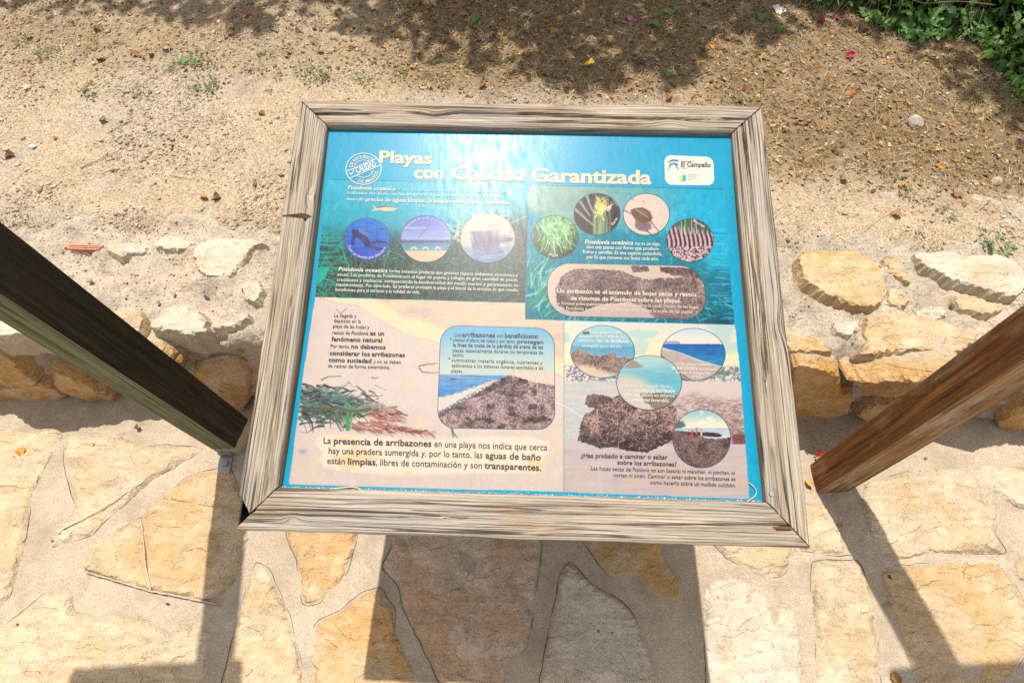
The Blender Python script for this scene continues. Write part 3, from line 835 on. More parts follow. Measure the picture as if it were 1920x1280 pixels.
# --------------------------------------------------- printed panel: artwork painted point by point
po = bo - e3 * DEPTH
def glare_bow(b):                                     # slight curve added to the panel to shift the sun's glare upward
    return .080 * (b - .36) ** 2
def panel_pt(px, py, h=0.0):
    P = onplane(px, py, po + e3 * h, e3); d = ray(px, py)
    for _ in range(3):
        hh = h + glare_bow((P - bo) @ e2)
        P = CAMP + d * (((po - CAMP) @ e3 + hh) / (d @ e3))[..., None]
    return P
KALB = .53
def alb(rgb): return np.clip(srgb(np.clip(rgb, 0, 255)) * KALB, 0.004, .80)
def c3(*c): return np.array(c, float)
def lerp(a, b, t): return a + (b - a) * np.asarray(t)[..., None]
def segd(X, Y, x0, y0, x1, y1):
    dx, dy = x1 - x0, y1 - y0; L = dx * dx + dy * dy + 1e-9
    t = np.clip(((X - x0) * dx + (Y - y0) * dy) / L, 0, 1)
    return np.hypot(X - x0 - dx * t, Y - y0 - dy * t), t
def stroke(X, Y, col, pts, w0, w1, c, al=1.0):
    pts = np.array(pts, float)
    m = (X > pts[:, 0].min() - 3) & (X < pts[:, 0].max() + 3) & (Y > pts[:, 1].min() - 3) & (Y < pts[:, 1].max() + 3)
    k = np.nonzero(m)[0]
    if not len(k): return
    x, y = X[k], Y[k]; a = np.zeros(len(k)); n = len(pts) - 1
    for i in range(n):
        d, t = segd(x, y, *pts[i], *pts[i + 1])
        w = w0 + (w1 - w0) * (i + t) / n
        a = np.maximum(a, np.clip(w - d + .5, 0, 1))
    col[k] = col[k] + (np.array(c) - col[k]) * (a * al)[:, None]
def blob(X, Y, col, pts, c, al=1.0, soft=0.0, noise=0.0):
    pts = np.array(pts, float)
    m = (X > pts[:, 0].min() - 6) & (X < pts[:, 0].max() + 6) & (Y > pts[:, 1].min() - 6) & (Y < pts[:, 1].max() + 6)
    k = np.nonzero(m)[0]
    if not len(k): return k[:0], k[:0]
    P = np.stack([X[k], Y[k]], 1)
    if noise: P = P + noise * np.stack([fbm(P[:, 0] * .25, P[:, 1] * .25, 3) - .5, fbm(P[:, 0] * .25, P[:, 1] * .25, 4) - .5], 1)
    ins = inside(P, pts)
    if soft:
        d = pdist(P, pts) * np.where(ins, 1, -1); a = np.clip(d / soft + .5, 0, 1)
    else: a = ins.astype(float)
    if c is not None: col[k] = col[k] + (np.array(c, float) - col[k]) * (a * al)[:, None]
    return k, a
def arcpts(x, y, ang, L, bend, n=5):
    P = [(x, y)]
    for i in range(n): P.append((P[-1][0] + math.cos(ang) * L / n, P[-1][1] + math.sin(ang) * L / n)); ang += bend / n
    return P
def weedpile(X, Y, seed, a=(208, 172, 172), b=(74, 48, 52), sc=.55):
    a = tuple(.9 * q + .1 * k for q, k in zip(a, (150, 190, 150))); b = tuple(.85 * q + .15 * k for q, k in zip(b, (60, 75, 55)))
    n = fbm(X * sc * 1.35, Y * sc * 1.35, seed, 4); n2 = fbm(X * .06, Y * .06, seed + 1, 3)
    t = np.clip((n - .5) * 2.0 + .52 + (n2 - .5) * .9, 0, 1)
    return lerp(c3(*b), c3(*a), t)
def sea(X, Y, y0, y1, top, bot, seed):
    t = np.clip((Y - y0) / (y1 - y0), 0, 1)
    c = lerp(c3(*top), c3(*bot), t)
    return c + (40 * (fbm(X * .06, Y * .5, seed) - .5))[:, None]

def paint_main(X, Y):
    rs = random.Random(11)
    N = len(X)
    col = np.tile(c3(0, 167, 210), (N, 1))
    col += (14 * (fbm(X * .02, Y * .02, 2) - .5))[:, None]
    # header band
    k, a = blob(X, Y, col, [(600, 250), (1380, 250), (1380, 352), (991, 347), (600, 338)], (0, 167, 210))
    scr = fbm(X * .5, Y * .03, 15, 3)
    # left underwater photo
    Q = [(612, 337), (991, 346.5), (985, 568), (591, 556.5)]
    k, a = blob(X, Y, col, Q, None)
    k = k[a > 0]; x, y = X[k], Y[k]
    t = np.clip((y - 340) / 215, 0, 1)
    g = lerp(c3(45, 180, 212), c3(15, 165, 190), np.clip(t / .3, 0, 1))
    g = lerp(g, c3(10, 128, 140), sstep(.3, .52, t))
    dark = sstep(.40, .66, t + .14 * (fbm(x * .03, y * .03, 5) - .5) + .16 * sstep(760, 960, x))
    g = lerp(g, c3(50, 66, 64), dark)
    br = sstep(880, 985, x) * sstep(.12, .45, t)
    g = lerp(g, c3(88, 84, 80), br * .75)
    g += (22 * (fbm(x * .09, y * .09, 6) - .5) + 36 * (fbm(x * .35, y * .35, 7, 3) - .5) * (.3 + dark))[:, None]
    col[k] = g
    sub = np.nonzero(np.isin(np.arange(N), k))[0]
    xs_, ys_, cs = X[sub], Y[sub], col[sub].copy()
    for _ in range(330):
        x0 = 592 + 390 * rs.random() ** 1.25; y0 = rs.uniform(445, 572)
        if y0 < 470 and x0 > 640: continue
        c = rs.choice([(30, 190, 150), (20, 165, 140), (70, 205, 170), (20, 130, 110), (60, 160, 110)])
        stroke(xs_, ys_, cs, arcpts(x0, y0, rs.uniform(-2.6, -.5) if rs.random() < .6 else rs.uniform(-.3, .3), rs.uniform(15, 55), rs.uniform(-1.2, 1.2)), .9, .3, c, .6 * (1 - .5 * (x0 > 800)))
    for _ in range(26):
        y0 = rs.uniform(425, 560); stroke(xs_, ys_, cs, [(592, y0), (rs.uniform(620, 660), y0 + rs.uniform(-2, 3))], .8, .3, (25, 175, 155), .7)
    for _ in range(260):
        x0, y0 = rs.uniform(830, 985), rs.uniform(470, 566)
        stroke(xs_, ys_, cs, arcpts(x0, y0, rs.uniform(0, 6.3), rs.uniform(4, 10), 1), .8, .3, rs.choice([(60, 130, 95), (95, 110, 90), (40, 90, 75)]), .6)
    for _ in range(70):
        x0, y0 = rs.uniform(850, 930), rs.uniform(425, 455)
        stroke(xs_, ys_, cs, arcpts(x0, y0, rs.uniform(-2.9, -.5), rs.uniform(30, 95), rs.uniform(-.9, .9)), 1.5, .4, rs.choice([(185, 215, 195), (150, 205, 190), (200, 205, 170), (120, 190, 180)]), .6)
    for x0, y0, x1, y1 in [(855, 350, 880, 400), (868, 352, 900, 395), (930, 350, 934, 385), (782, 384, 840, 392), (862, 348, 895, 344)]:
        stroke(xs_, ys_, cs, [(x0, y0), (x1, y1)], 1.9, 1.3, (190, 190, 165), .5)
    blob(xs_, ys_, cs, [(703, 390), (697, 386), (712, 389), (725, 386), (740, 388), (746, 391), (738, 395), (722, 396), (712, 393), (697, 396)], (222, 196, 160), 1, 1.5)
    stroke(xs_, ys_, cs, [(706, 389), (725, 387), (742, 389)], 1.2, .8, (95, 90, 70), .8)
    blob(xs_, ys_, cs, [(598, 500), (619, 500), (610, 520), (598, 532), (594, 530)], (20, 170, 150), 1, 2)
    col[sub] = cs
    # right underwater photo
    Q = [(991, 348), (1358, 355), (1369.6, 522), (1378, 608.5), (985.3, 598.5)]
    k, a = blob(X, Y, col, Q, None); k = k[a > 0]; x, y = X[k], Y[k]
    t = (y - 350) / 250; s = (x - 990) / 380
    g = lerp(c3(128, 168, 160), c3(20, 175, 215), sstep(.25, 1.0, s + .35 * t))
    meadow = sstep(-.02, .1, t - (.22 + .12 * fbm(x * .02, x * 0, 4) + .30 * sstep(.55, 1, s) - .1 * sstep(.2, .0, s)))
    g = lerp(g, lerp(c3(15, 150, 175), c3(0, 112, 140), np.clip(t, 0, 1)), meadow)
    g = lerp(g, c3(10, 70, 100), sstep(.75, 1.05, t) * sstep(.5, 1, s) * .8)
    g += (30 * (fbm(x * .1, y * .1, 8) - .5))[:, None]
    col[k] = g
    sub = k; xs_, ys_, cs = X[sub], Y[sub], col[sub].copy()
    for _ in range(620):
        x0, y0 = rs.uniform(985, 1378), 400 + 208 * rs.random() ** .8
        if y0 < 425 + 60 * max(0, (x0 - 1200) / 170): continue
        right = x0 > 1260
        c = rs.choice([(25, 160, 120), (10, 140, 140), (90, 200, 190), (40, 185, 140), (150, 215, 205), (0, 95, 110), (0, 130, 170)])
        stroke(xs_, ys_, cs, arcpts(x0, y0, rs.uniform(-.2, .9) if right else rs.uniform(-2.5, -.4), rs.uniform(10, 42), rs.uniform(-1, 1)), .6 + 1.1 * (y0 > 520), .3, c, .55)
    for _ in range(50):
        y0 = rs.uniform(430, 600); x1 = 1352 + (y0 - 355) * .1
        stroke(xs_, ys_, cs, [(x1 - rs.uniform(8, 40), y0), (x1, y0 + 1)], .9, .4, rs.choice([(30, 175, 210), (90, 200, 225), (0, 90, 160)]), .7)
    for _ in range(40):
        x0, y0 = rs.uniform(986, 1030), rs.uniform(500, 596)
        stroke(xs_, ys_, cs, arcpts(x0, y0, rs.uniform(-2.2, -.2), rs.uniform(18, 55), rs.uniform(-1, 1)), 2.2, .5, rs.choice([(20, 150, 70), (120, 200, 180), (30, 120, 90), (175, 200, 200)]), .7)
    col[sub] = cs
    # lower left beach photo
    Q = [(591, 557), (985, 568), (985.3, 598.5), (1057.5, 601), (1057, 922), (542, 907), (569, 700)]
    k, a = blob(X, Y, col, Q, None); k = k[a > 0]; x, y = X[k], Y[k]
    g = np.tile(c3(220, 202, 192), (len(k), 1))
    g = lerp(g, c3(211, 193, 185), sstep(700, 920, y) * .8)
    yl = 566 + (x - 640) * .27 + 26 * sstep(670, 760, x) + 12 * (fbm(x * .03, x * 0, 9) - .5)
    foam = sstep(4, 0, y - yl)
    g = lerp(g, c3(236, 216, 176), foam)
    wat = sstep(6, -10, y - (yl - 32 + 8 * fbm(x * .06, y * .05, 10)))
    wc = lerp(c3(226, 200, 168), c3(208, 184, 172), np.clip(fbm(x * .04, y * .28, 12, 4) * 2.2 - .6, 0, 1))
    g = lerp(g, wc, wat)
    g = lerp(g, c3(176, 168, 180), np.clip(1 - np.abs(y - yl - 2) / 2.2, 0, 1) * .5)
    g += (16 * (fbm(x * .6, y * .6, 13, 3) - .5) + 10 * (fbm(x * .05, y * .05, 14) - .5))[:, None]
    g = lerp(g, c3(232, 205, 160), sstep(.62, .75, fbm(x * .025, y * .025, 77)) * .35)
    g = lerp(g, c3(150, 155, 180), sstep(.0, 1, 1 - np.hypot((x - 568) / 14, (y - 846) / 9)) * .8)
    col[k] = g
    sub = k; xs_, ys_, cs = X[sub], Y[sub], col[sub].copy()
    blob(xs_, ys_, cs, [(566, 735), (590, 728), (620, 735), (650, 742), (690, 755), (730, 762), (740, 770), (700, 776), (668, 780), (645, 795), (628, 790), (600, 772), (566, 766)], (98, 106, 100), .7, 10, 16)
    blob(xs_, ys_, cs, [(590, 745), (640, 752), (670, 770), (640, 786), (600, 768)], (52, 58, 54), .6, 10, 14)
    for _ in range(260):
        x0, y0 = 560 + abs(rs.gauss(0, 55)), rs.gauss(758, 17)
        if x0 > 705 or y0 < 705 or y0 > 812: continue
        c = rs.choice([(60, 85, 85), (95, 120, 125), (45, 60, 58), (130, 155, 165), (70, 110, 80), (50, 48, 55), (110, 120, 105)])
        stroke(xs_, ys_, cs, arcpts(x0, y0, rs.uniform(-.4, .8) + (3.14 if rs.random() < .3 else 0), rs.uniform(14, 46), rs.uniform(-1.3, 1.3)), rs.uniform(1, 2.4), .4, c, .9)
    for P_, w, c in [([(603, 712), (615, 706), (640, 705)], 1.6, (90, 150, 70)), ([(652, 805), (652, 770), (647, 745)], 4, (60, 150, 85)), ([(655, 805), (660, 780), (665, 762)], 2, (95, 160, 90)),
                     ([(568, 768), (600, 772), (630, 790), (640, 808)], 2.5, (75, 85, 75)), ([(600, 765), (660, 770), (720, 768), (744, 762)], 3.0, (100, 95, 60)), ([(568, 720), (585, 724), (600, 735)], 2.2, (90, 72, 75)),
                     ([(672, 727), (685, 735), (688, 748), (700, 752), (710, 746)], 1.2, (80, 85, 80)), ([(846, 800), (850, 812), (858, 820)], 2.2, (60, 120, 85)), ([(850, 820), (846, 806)], 1.6, (90, 150, 110)),
                     ([(786, 686), (800, 683), (820, 681)], 1.4, (95, 105, 70)), ([(786, 690), (792, 697), (808, 699), (822, 698)], 1.2, (95, 90, 90)), ([(697, 708), (705, 709), (710, 706)], .9, (100, 90, 90)), ([(703, 722), (725, 732)], .7, (130, 120, 120))]:
        stroke(xs_, ys_, cs, P_, w, w * .5, c, .95)
    for _ in range(340):                      # reddish fibrous root
        u = rs.random(); x0 = 655 + u * 150; y0 = 797 + u * 14 + rs.uniform(-10, 10) * (1 - .75 * u)
        if rs.random() < .45: x0, y0 = rs.uniform(690, 745), rs.uniform(765, 800)
        c = rs.choice([(190, 140, 130), (150, 95, 80), (215, 175, 165), (120, 70, 60), (200, 155, 150), (90, 50, 45)])
        stroke(xs_, ys_, cs, arcpts(x0, y0, rs.uniform(-.1, .6), rs.uniform(8, 26), rs.uniform(-.6, .6)), 1.1, .4, c, .75)
    # cream text cloud
    cl = [(592, 822), (620, 814), (700, 818), (800, 825), (905, 818), (1000, 819), (1030, 828), (1028, 852), (1020, 875), (1005, 886), (880, 886), (760, 891), (660, 884), (608, 876), (600, 860), (606, 848), (592, 835)]
    kk, aa = blob(xs_, ys_, cs, cl, (238, 219, 196), .9, 6, 5)
    spots = sstep(.56, .7, fbm(xs_ * .03 + 9, ys_ * .03, 88)) * inside(np.stack([xs_, ys_], 1), np.array(cl, float))
    cs = lerp(cs, c3(236, 200, 150), spots * .8)
    stroke(xs_, ys_, cs, [(632, 582), (639, 587), (650, 578)], 1.3, 1.0, (196, 130, 120), .9)
    col[sub] = cs
    # lower right photo
    Q = [(1057.5, 601), (1378, 609), (1388, 700), (1405, 935), (1057, 922)]
    k, a = blob(X, Y, col, Q, None); k = k[a > 0]; x, y = X[k], Y[k]
    t = (y - 600) / 330
    g = lerp(c3(215, 216, 205), c3(238, 224, 188), sstep(0, .18, t))
    g = lerp(g, c3(168, 205, 205), sstep(.52, .68, fbm(x * .02, y * .035, 21)) * .7)
    town = sstep(683, 690, y) * sstep(720, 712, y)
    tn = fbm(x * .3, y * .35, 22, 3)
    tc = lerp(c3(110, 105, 125), c3(222, 215, 215), np.clip((tn - .5) * 4 + .5, 0, 1))
    tc = lerp(tc, c3(80, 120, 95), sstep(.6, .66, fbm(x * .1, y * .1, 23)) * (x > 1340))
    g = lerp(g, tc, town * .85)
    sand = sstep(712, 720, y)
    g = lerp(g, lerp(c3(206, 198, 190), c3(186, 190, 190), np.clip(fbm(x * .03, y * .3, 24) * 2 - .5, 0, 1)), sand * sstep(1250, 1150, x))
    g = lerp(g, c3(215, 195, 190), sand * sstep(1200, 1260, x))
    piles = sstep(730, 760, y + 20 * (fbm(x * .03, y * .05, 25) - .5)) * sstep(1200, 1290, x) * sstep(838, 828, y - .0 * x)
    g = lerp(g, weedpile(x * .5, y * 1.6, 26, (216, 180, 178), (120, 84, 90), .3), piles * .8)
    wet = sstep(815, 850, y)
    g = lerp(g, lerp(c3(186, 166, 162), c3(205, 190, 190), fbm(x * .02, y * .2, 27)), wet)
    g = lerp(g, c3(205, 178, 150), sstep(.6, .75, fbm(x * .02, y * .04, 28)) * wet * .6)
    g = lerp(g, c3(105, 52, 55), sstep(812, 815, y) * sstep(834, 830, y) * sstep(1370, 1376, x) * .8)
    col[k] = g
    sub = k; xs_, ys_, cs = X[sub], Y[sub], col[sub].copy()
    pile = [(1084, 826), (1088, 795), (1096, 778), (1120, 762), (1140, 748), (1165, 738), (1200, 738), (1240, 745), (1270, 765), (1268, 800), (1262, 825), (1235, 838), (1215, 848), (1180, 846), (1150, 838), (1125, 840)]
    kk, aa = blob(xs_, ys_, cs, pile, None, 1, 0, 5)
    pc = weedpile(xs_[kk], ys_[kk], 29, (205, 165, 160), (48, 24, 30), .5)
    sh = sstep(785, 838, ys_[kk] + 24 * (fbm(xs_[kk] * .05, ys_[kk] * .05, 31) - .5))
    pc = pc * (1 - .5 * sh)[:, None]
    cs[kk] = lerp(cs[kk], pc, aa)
    kk, aa = blob(xs_, ys_, cs, [(1097, 757), (1100, 742), (1112, 738), (1140, 742), (1150, 750), (1120, 764), (1104, 763)], None, 1, 0, 4)
    cs[kk] = lerp(cs[kk], weedpile(xs_[kk], ys_[kk], 33, (150, 110, 118), (60, 34, 42)), aa)
    for _ in range(260):
        x0, y0 = rs.uniform(1090, 1265), rs.uniform(760, 840)
        stroke(xs_, ys_, cs, arcpts(x0, y0, rs.uniform(0, 6.3), rs.uniform(4, 9), .6), .7, .3, rs.choice([(225, 195, 190), (60, 30, 36), (180, 140, 130)]), .7 if inside(np.array([[x0, y0]]), np.array(pile, float))[0] else 0)
    col[sub] = cs
    # seams between the four printed sheets
    for P_, c in [([(622, 336.5), (991, 347), (1358, 355)], (60, 110, 120)), ([(1057.5, 602), (1057, 922)], (90, 140, 145)), ([(991, 348), (985, 568), (985.3, 598)], (60, 100, 105))]:
        stroke(X, Y, col, P_, .7, .7, c, .7)
    # fading and scratches of the print
    wear = fbm(X * .015, Y * .02, 91); fine = fbm(X * .9, Y * .12, 92, 3)
    col = lerp(col, c3(225, 232, 230), np.clip((fine - .62) * 2, 0, .22) * sstep(.4, .7, wear))
    rs = random.Random(5)
    for _ in range(70):
        x0, y0 = rs.uniform(620, 1380), rs.uniform(270, 920)
        stroke(X, Y, col, arcpts(x0, y0, rs.uniform(0, 6.28), rs.uniform(5, 30), rs.uniform(-.3, .3), 3), .6, .2, (235, 235, 228), rs.uniform(.15, .5))
    dn = vn(X * .55, Y * .55, 97); dm = fbm(X * .02, Y * .02, 98)
    col = lerp(col, c3(222, 214, 196), np.clip((dn - .90) * 9, 0, .55) * sstep(.40, .65, dm))
    run = sstep(.60, .72, fbm(X * .055, Y * .004, 99, 3)) * sstep(.45, .7, fbm(X * .01, Y * .012, 100))
    col = lerp(col, c3(214, 214, 204), run * .13)
    stroke(X, Y, col, [(1043, 754), (1062, 762), (1091, 781)], .9, .6, (240, 238, 230), .8)
    stroke(X, Y, col, [(893, 687), (915, 697), (932, 705)], .8, .6, (240, 240, 235), .7)
    return col

# ---- the pictures set into the print
def p_diver(X, Y):
    c = sea(X, Y, 408, 492, (25, 120, 205), (50, 72, 190), 41)
    for P_, w0, w1, k in [([(668, 434), (682, 446), (690, 458)], 8, 6, (45, 45, 110)), ([(690, 458), (708, 452), (724, 455)], 3.2, 2, (50, 45, 105)), ([(688, 460), (706, 466), (722, 468)], 3.4, 2.4, (48, 44, 105)),
                          ([(668, 434), (662, 448), (661, 458)], 4, 3, (45, 42, 105)), ([(675, 432), (690, 441)], 4, 3.2, (90, 120, 175)), ([(663, 433), (666, 441)], 4.5, 4, (40, 40, 100))]:
        stroke(X, Y, c, P_, w0, w1, k, .95)
    stroke(X, Y, c, [(714, 428), (719, 430)], 1.2, .8, (35, 60, 140), .8)
    return c
def p_beach(X, Y):
    c = lerp(c3(88, 105, 200), c3(150, 165, 210), np.clip((Y - 408) / 40, 0, 1)) + (14 * (fbm(X * .08, Y * .2, 43) - .5))[:, None]
    c[(Y > 450) & (Y < 455)] = c3(78, 80, 130)
    m = Y >= 455; c[m] = sea(X[m], Y[m], 455, 470, (90, 120, 170), (70, 165, 175), 44)
    m = Y >= 470 + 2 * (fbm(X * .1, X * 0, 45) - .5); c[m] = c3(222, 184, 158) + (14 * (fbm(X[m] * .5, Y[m] * .5, 46) - .5))[:, None]
    for x0 in (776, 798, 821):
        stroke(X, Y, c, [(x0 - 4.5, 466), (x0, 463.5), (x0 + 4.5, 466)], 1.7, 1.7, (222, 190, 165), 1); stroke(X, Y, c, [(x0, 466), (x0, 472)], .7, .7, (150, 120, 100), .8)
    for P_ in ([(758, 428), (780, 427), (800, 428)],): stroke(X, Y, c, P_, 1.6, .8, (200, 195, 215), .7)
    stroke(X, Y, c, [(808, 418), (790, 440), (780, 452)], .9, .6, (95, 95, 130), .6)
    return c
def p_boat(X, Y):
    c = lerp(c3(198, 184, 164), c3(190, 176, 166), np.clip((Y - 400) / 50, 0, 1))
    m = Y > 462; c[m] = sea(X[m], Y[m], 462, 494, (150, 158, 185), (95, 135, 180), 48)
    c += (12 * (fbm(X * .3, Y * .1, 49) - .5))[:, None]
    blob(X, Y, c, [(880, 434), (928, 432), (934, 430), (936, 443), (964, 446), (962, 452), (938, 456), (930, 470), (886, 470)], (122, 112, 140), .95, 1.5)
    blob(X, Y, c, [(886, 470), (938, 462), (948, 476), (886, 480)], (118, 118, 150), .8, 3)
    stroke(X, Y, c, [(928, 421), (928, 436)], 1, .8, (120, 110, 125), .9); stroke(X, Y, c, [(924, 423), (932, 423)], .7, .6, (120, 110, 125), .9)
    blob(X, Y, c, [(922, 434), (933, 431), (935, 441), (922, 442)], (150, 140, 155), 1, 1)
    blob(X, Y, c, [(941, 440), (947, 439), (950, 446), (941, 446)], (165, 110, 115), .9, 1)
    stroke(X, Y, c, [(882, 436), (888, 455)], 1.2, .8, (205, 195, 195), .7)
    for i in range(8): stroke(X, Y, c, [(890 + i * 5, 436), (891 + i * 5, 462)], .5, .4, (92, 85, 115), .5)
    return c
def p_leaves(X, Y):
    c = np.tile(c3(70, 95, 60), (len(X), 1)) + (50 * (fbm(X * .15, Y * .15, 51) - .5))[:, None]
    c = lerp(c, c3(70, 52, 45), sstep(455, 480, Y) * sstep(1030, 1075, X)); rs = random.Random(4)
    for _ in range(190):
        x0, y0 = rs.gauss(1036, 14), rs.gauss(430, 12)
        stroke(X, Y, c, arcpts(x0, y0, rs.uniform(-2.4, 1.6), rs.uniform(18, 46), rs.uniform(.2, 1.4)), 1.2, .5, rs.choice([(130, 190, 110), (185, 225, 165), (95, 165, 85), (215, 235, 205), (80, 135, 90), (160, 205, 180)]), .75)
    return c
def p_flower(X, Y):
    c = np.tile(c3(66, 52, 58), (len(X), 1)) + (26 * (fbm(X * .2, Y * .2, 53) - .5))[:, None]; rs = random.Random(6)
    for _ in range(80):
        x0 = rs.gauss(1126, 6); stroke(X, Y, c, [(x0, 440), (x0 + rs.uniform(-3, 3), 410), (x0 + rs.uniform(-10, 8), rs.uniform(366, 395))], 1.1, .5, rs.choice([(110, 140, 95), (150, 170, 120), (85, 110, 75), (175, 180, 130)]), .7)
    for _ in range(60):
        stroke(X, Y, c, arcpts(rs.gauss(1126, 7), rs.gauss(394, 9), rs.uniform(-2.6, -.6), rs.uniform(6, 16), .4), 1.5, .5, rs.choice([(228, 216, 130), (215, 200, 110), (240, 225, 175)]), .75)
    for P_ in ([(1078, 392), (1098, 410), (1116, 425)], [(1088, 378), (1097, 392), (1106, 405)], [(1100, 366), (1105, 382), (1112, 396)], [(1150, 372), (1158, 385)]):
        stroke(X, Y, c, P_, 2.6, 1.4, (165, 165, 155), .85)
    return c
def p_fruit(X, Y):
    c = np.tile(c3(226, 203, 190), (len(X), 1)) + (16 * (fbm(X * .1, Y * .1, 55) - .5))[:, None]
    blob(X, Y, c, [(1192, 412), (1220, 418), (1222, 428), (1212, 434), (1198, 432), (1190, 424)], (120, 95, 108), .9, 4)
    blob(X, Y, c, [(1182, 394), (1190, 390), (1206, 389), (1218, 396), (1224, 408), (1219, 416), (1205, 418), (1192, 412), (1184, 402)], (112, 84, 62), 1, 2)
    blob(X, Y, c, [(1194, 394), (1206, 393), (1216, 401), (1212, 408), (1200, 402)], (150, 120, 92), .6, 5)
    for P_, w in (([(1170, 394), (1182, 401)], 1.4), ([(1190, 391), (1216, 408), (1228, 426), (1236, 434)], 1.3), ([(1212, 432), (1222, 440)], 1.6), ([(1184, 372), (1188, 376)], .9), ([(1206, 377), (1209, 380)], .9)): stroke(X, Y, c, P_, w, w * .7, (120, 88, 80), .85)
    stroke(X, Y, c, [(1191, 392), (1215, 407)], .8, .5, (225, 205, 190), .7)
    return c
def p_rhizome(X, Y):
    n = fbm(X * .5, Y * .45, 57, 3)
    c = lerp(c3(50, 32, 42), c3(226, 190, 192), np.clip((n - .46) * 4 + .5, 0, 1))
    b = np.sin((X - 1250) * .75 + 2.5 * np.sin((Y - 400) * .08)) ; m = (Y < 462)
    c = np.where(m[:, None], lerp(c3(66, 44, 56), c3(212, 178, 184), np.clip(b * .8 + .5 + (n - .5), 0, 1)), c)
    top = sstep(434, 424, Y - .15 * (X - 1300)); c = lerp(c, c3(60, 75, 60), top)
    rs = random.Random(8)
    for i in range(16):
        x0 = 1270 + i * 4.5; stroke(X, Y, c, [(x0, 438), (x0 + rs.uniform(-2, 2), 408)], 1.2, .8, rs.choice([(70, 160, 80), (200, 215, 195), (50, 110, 60), (150, 120, 130)]), .8)
    return c
def p_pile(X, Y):
    c = np.tile(c3(212, 190, 172), (len(X), 1)) + (12 * (fbm(X * .05, Y * .25, 59) - .5))[:, None]
    c = lerp(c, c3(196, 172, 166), sstep(560, 596, Y))
    pl = [(1043, 568), (1042, 540), (1050, 522), (1066, 508), (1074, 503), (1120, 505), (1165, 507), (1190, 518), (1210, 524), (1326, 516), (1326, 600), (1240, 600), (1215, 580), (1180, 566), (1130, 570), (1090, 584), (1060, 582)]
    k, a = blob(X, Y, c, pl, None, 1, 0, 6)
    pc = weedpile(X[k], Y[k], 60, (186, 152, 150), (86, 62, 66), .5) ; pc *= (1 - .35 * sstep(540, 580, Y[k]) * (X[k] < 1150))[:, None]
    c[k] = lerp(c[k], pc, a)
    for P_ in ([(1184, 498), (1215, 499), (1218, 508), (1186, 512)], [(1236, 500), (1300, 502), (1320, 512), (1322, 522), (1262, 516), (1238, 508)]):
        k, a = blob(X, Y, c, P_, None, 1, 0, 4); c[k] = lerp(c[k], weedpile(X[k], Y[k], 63, (150, 118, 118), (78, 54, 60)), a)
    k, a = blob(X, Y, c, [(1215, 584), (1260, 574), (1326, 575), (1326, 600), (1230, 600)], None, 1, 0, 4); c[k] = lerp(c[k], weedpile(X[k], Y[k], 64, (205, 165, 165), (80, 50, 56), .6), a * .8)
    return c
def p_card(X, Y):
    c = lerp(c3(112, 178, 214), c3(196, 208, 200), sstep(608, 690, Y + 14 * (fbm(X * .02, Y * .03, 65) - .5)))
    c = lerp(c, c3(215, 200, 165), sstep(.58, .72, fbm(X * .03, Y * .02, 66)) * .5 * sstep(640, 680, Y))
    yh = 702 + .01 * (X - 830)
    m = Y > yh; s = sea(X[m], Y[m], 702, 745, (110, 160, 205), (80, 135, 200), 67)
    s += (50 * (fbm(X[m] * .05, Y[m] * .6, 68) - .5))[:, None]; c[m] = s
    m = (X > 960) & (Y > 699); c[m] = c3(222, 200, 188) + (40 * (fbm(X[m] * .3, Y[m] * .3, 69) - .5))[:, None]
    foam = [(820, 770), (820, 745), (850, 738), (900, 722), (930, 712), (934, 722), (900, 740), (860, 756), (838, 772), (825, 786)]
    blob(X, Y, c, foam, (226, 214, 196), .95, 3, 8)
    pl = [(818, 776), (836, 768), (868, 752), (902, 732), (925, 718), (942, 708), (957, 703), (966, 705), (1000, 716), (1042, 722), (1045, 806), (818, 806)]
    k, a = blob(X, Y, c, pl, None, 1, 0, 5)
    pc = weedpile(X[k], Y[k], 70, (214, 178, 180), (82, 54, 60), .5); pc = lerp(pc, pc * .55, sstep(.55, .7, fbm(X[k] * .05, Y[k] * .08, 72)))
    c[k] = lerp(c[k], pc, a)
    for q in range(60):
        t = q / 59; x0 = 822 + t * 100; y0 = 778 - t * 60 + 4 * math.sin(q * 2.3)
        stroke(X, Y, c, [(x0, y0), (x0 + 3, y0 + 1)], 2.2 * (1.2 - t), 1.2 * (1.2 - t), [(70, 70, 85), (110, 115, 140), (95, 85, 70)][q % 3], .8)
    blob(X, Y, c, [(845, 710), (850, 708), (858, 711), (846, 713)], (90, 80, 105), .9, 1)
    return c
def p_e1(X, Y):
    c = lerp(c3(165, 205, 214), c3(110, 178, 200), sstep(610, 660, Y)); c += (26 * (fbm(X * .05, Y * .3, 81) - .5))[:, None]
    m = Y > 650; c[m] = lerp(c[m], sea(X[m], Y[m], 650, 680, (80, 150, 190), (150, 180, 190), 82), .8)
    blob(X, Y, c, [(1092, 622), (1105, 621), (1106, 626), (1094, 627)], (80, 90, 100), .9, 1)
    pl = [(1068, 664), (1080, 656), (1100, 656), (1104, 664), (1125, 668), (1150, 661), (1160, 672), (1170, 670), (1190, 672), (1190, 710), (1150, 700), (1100, 705), (1070, 690)]
    k, a = blob(X, Y, c, pl, None, 1, 0, 6); c[k] = lerp(c[k], weedpile(X[k], Y[k], 83, (184, 152, 142), (92, 66, 60)), a)
    blob(X, Y, c, [(1080, 682), (1110, 686), (1140, 698), (1165, 708), (1100, 712)], (224, 200, 180), .9, 8, 8)
    return c
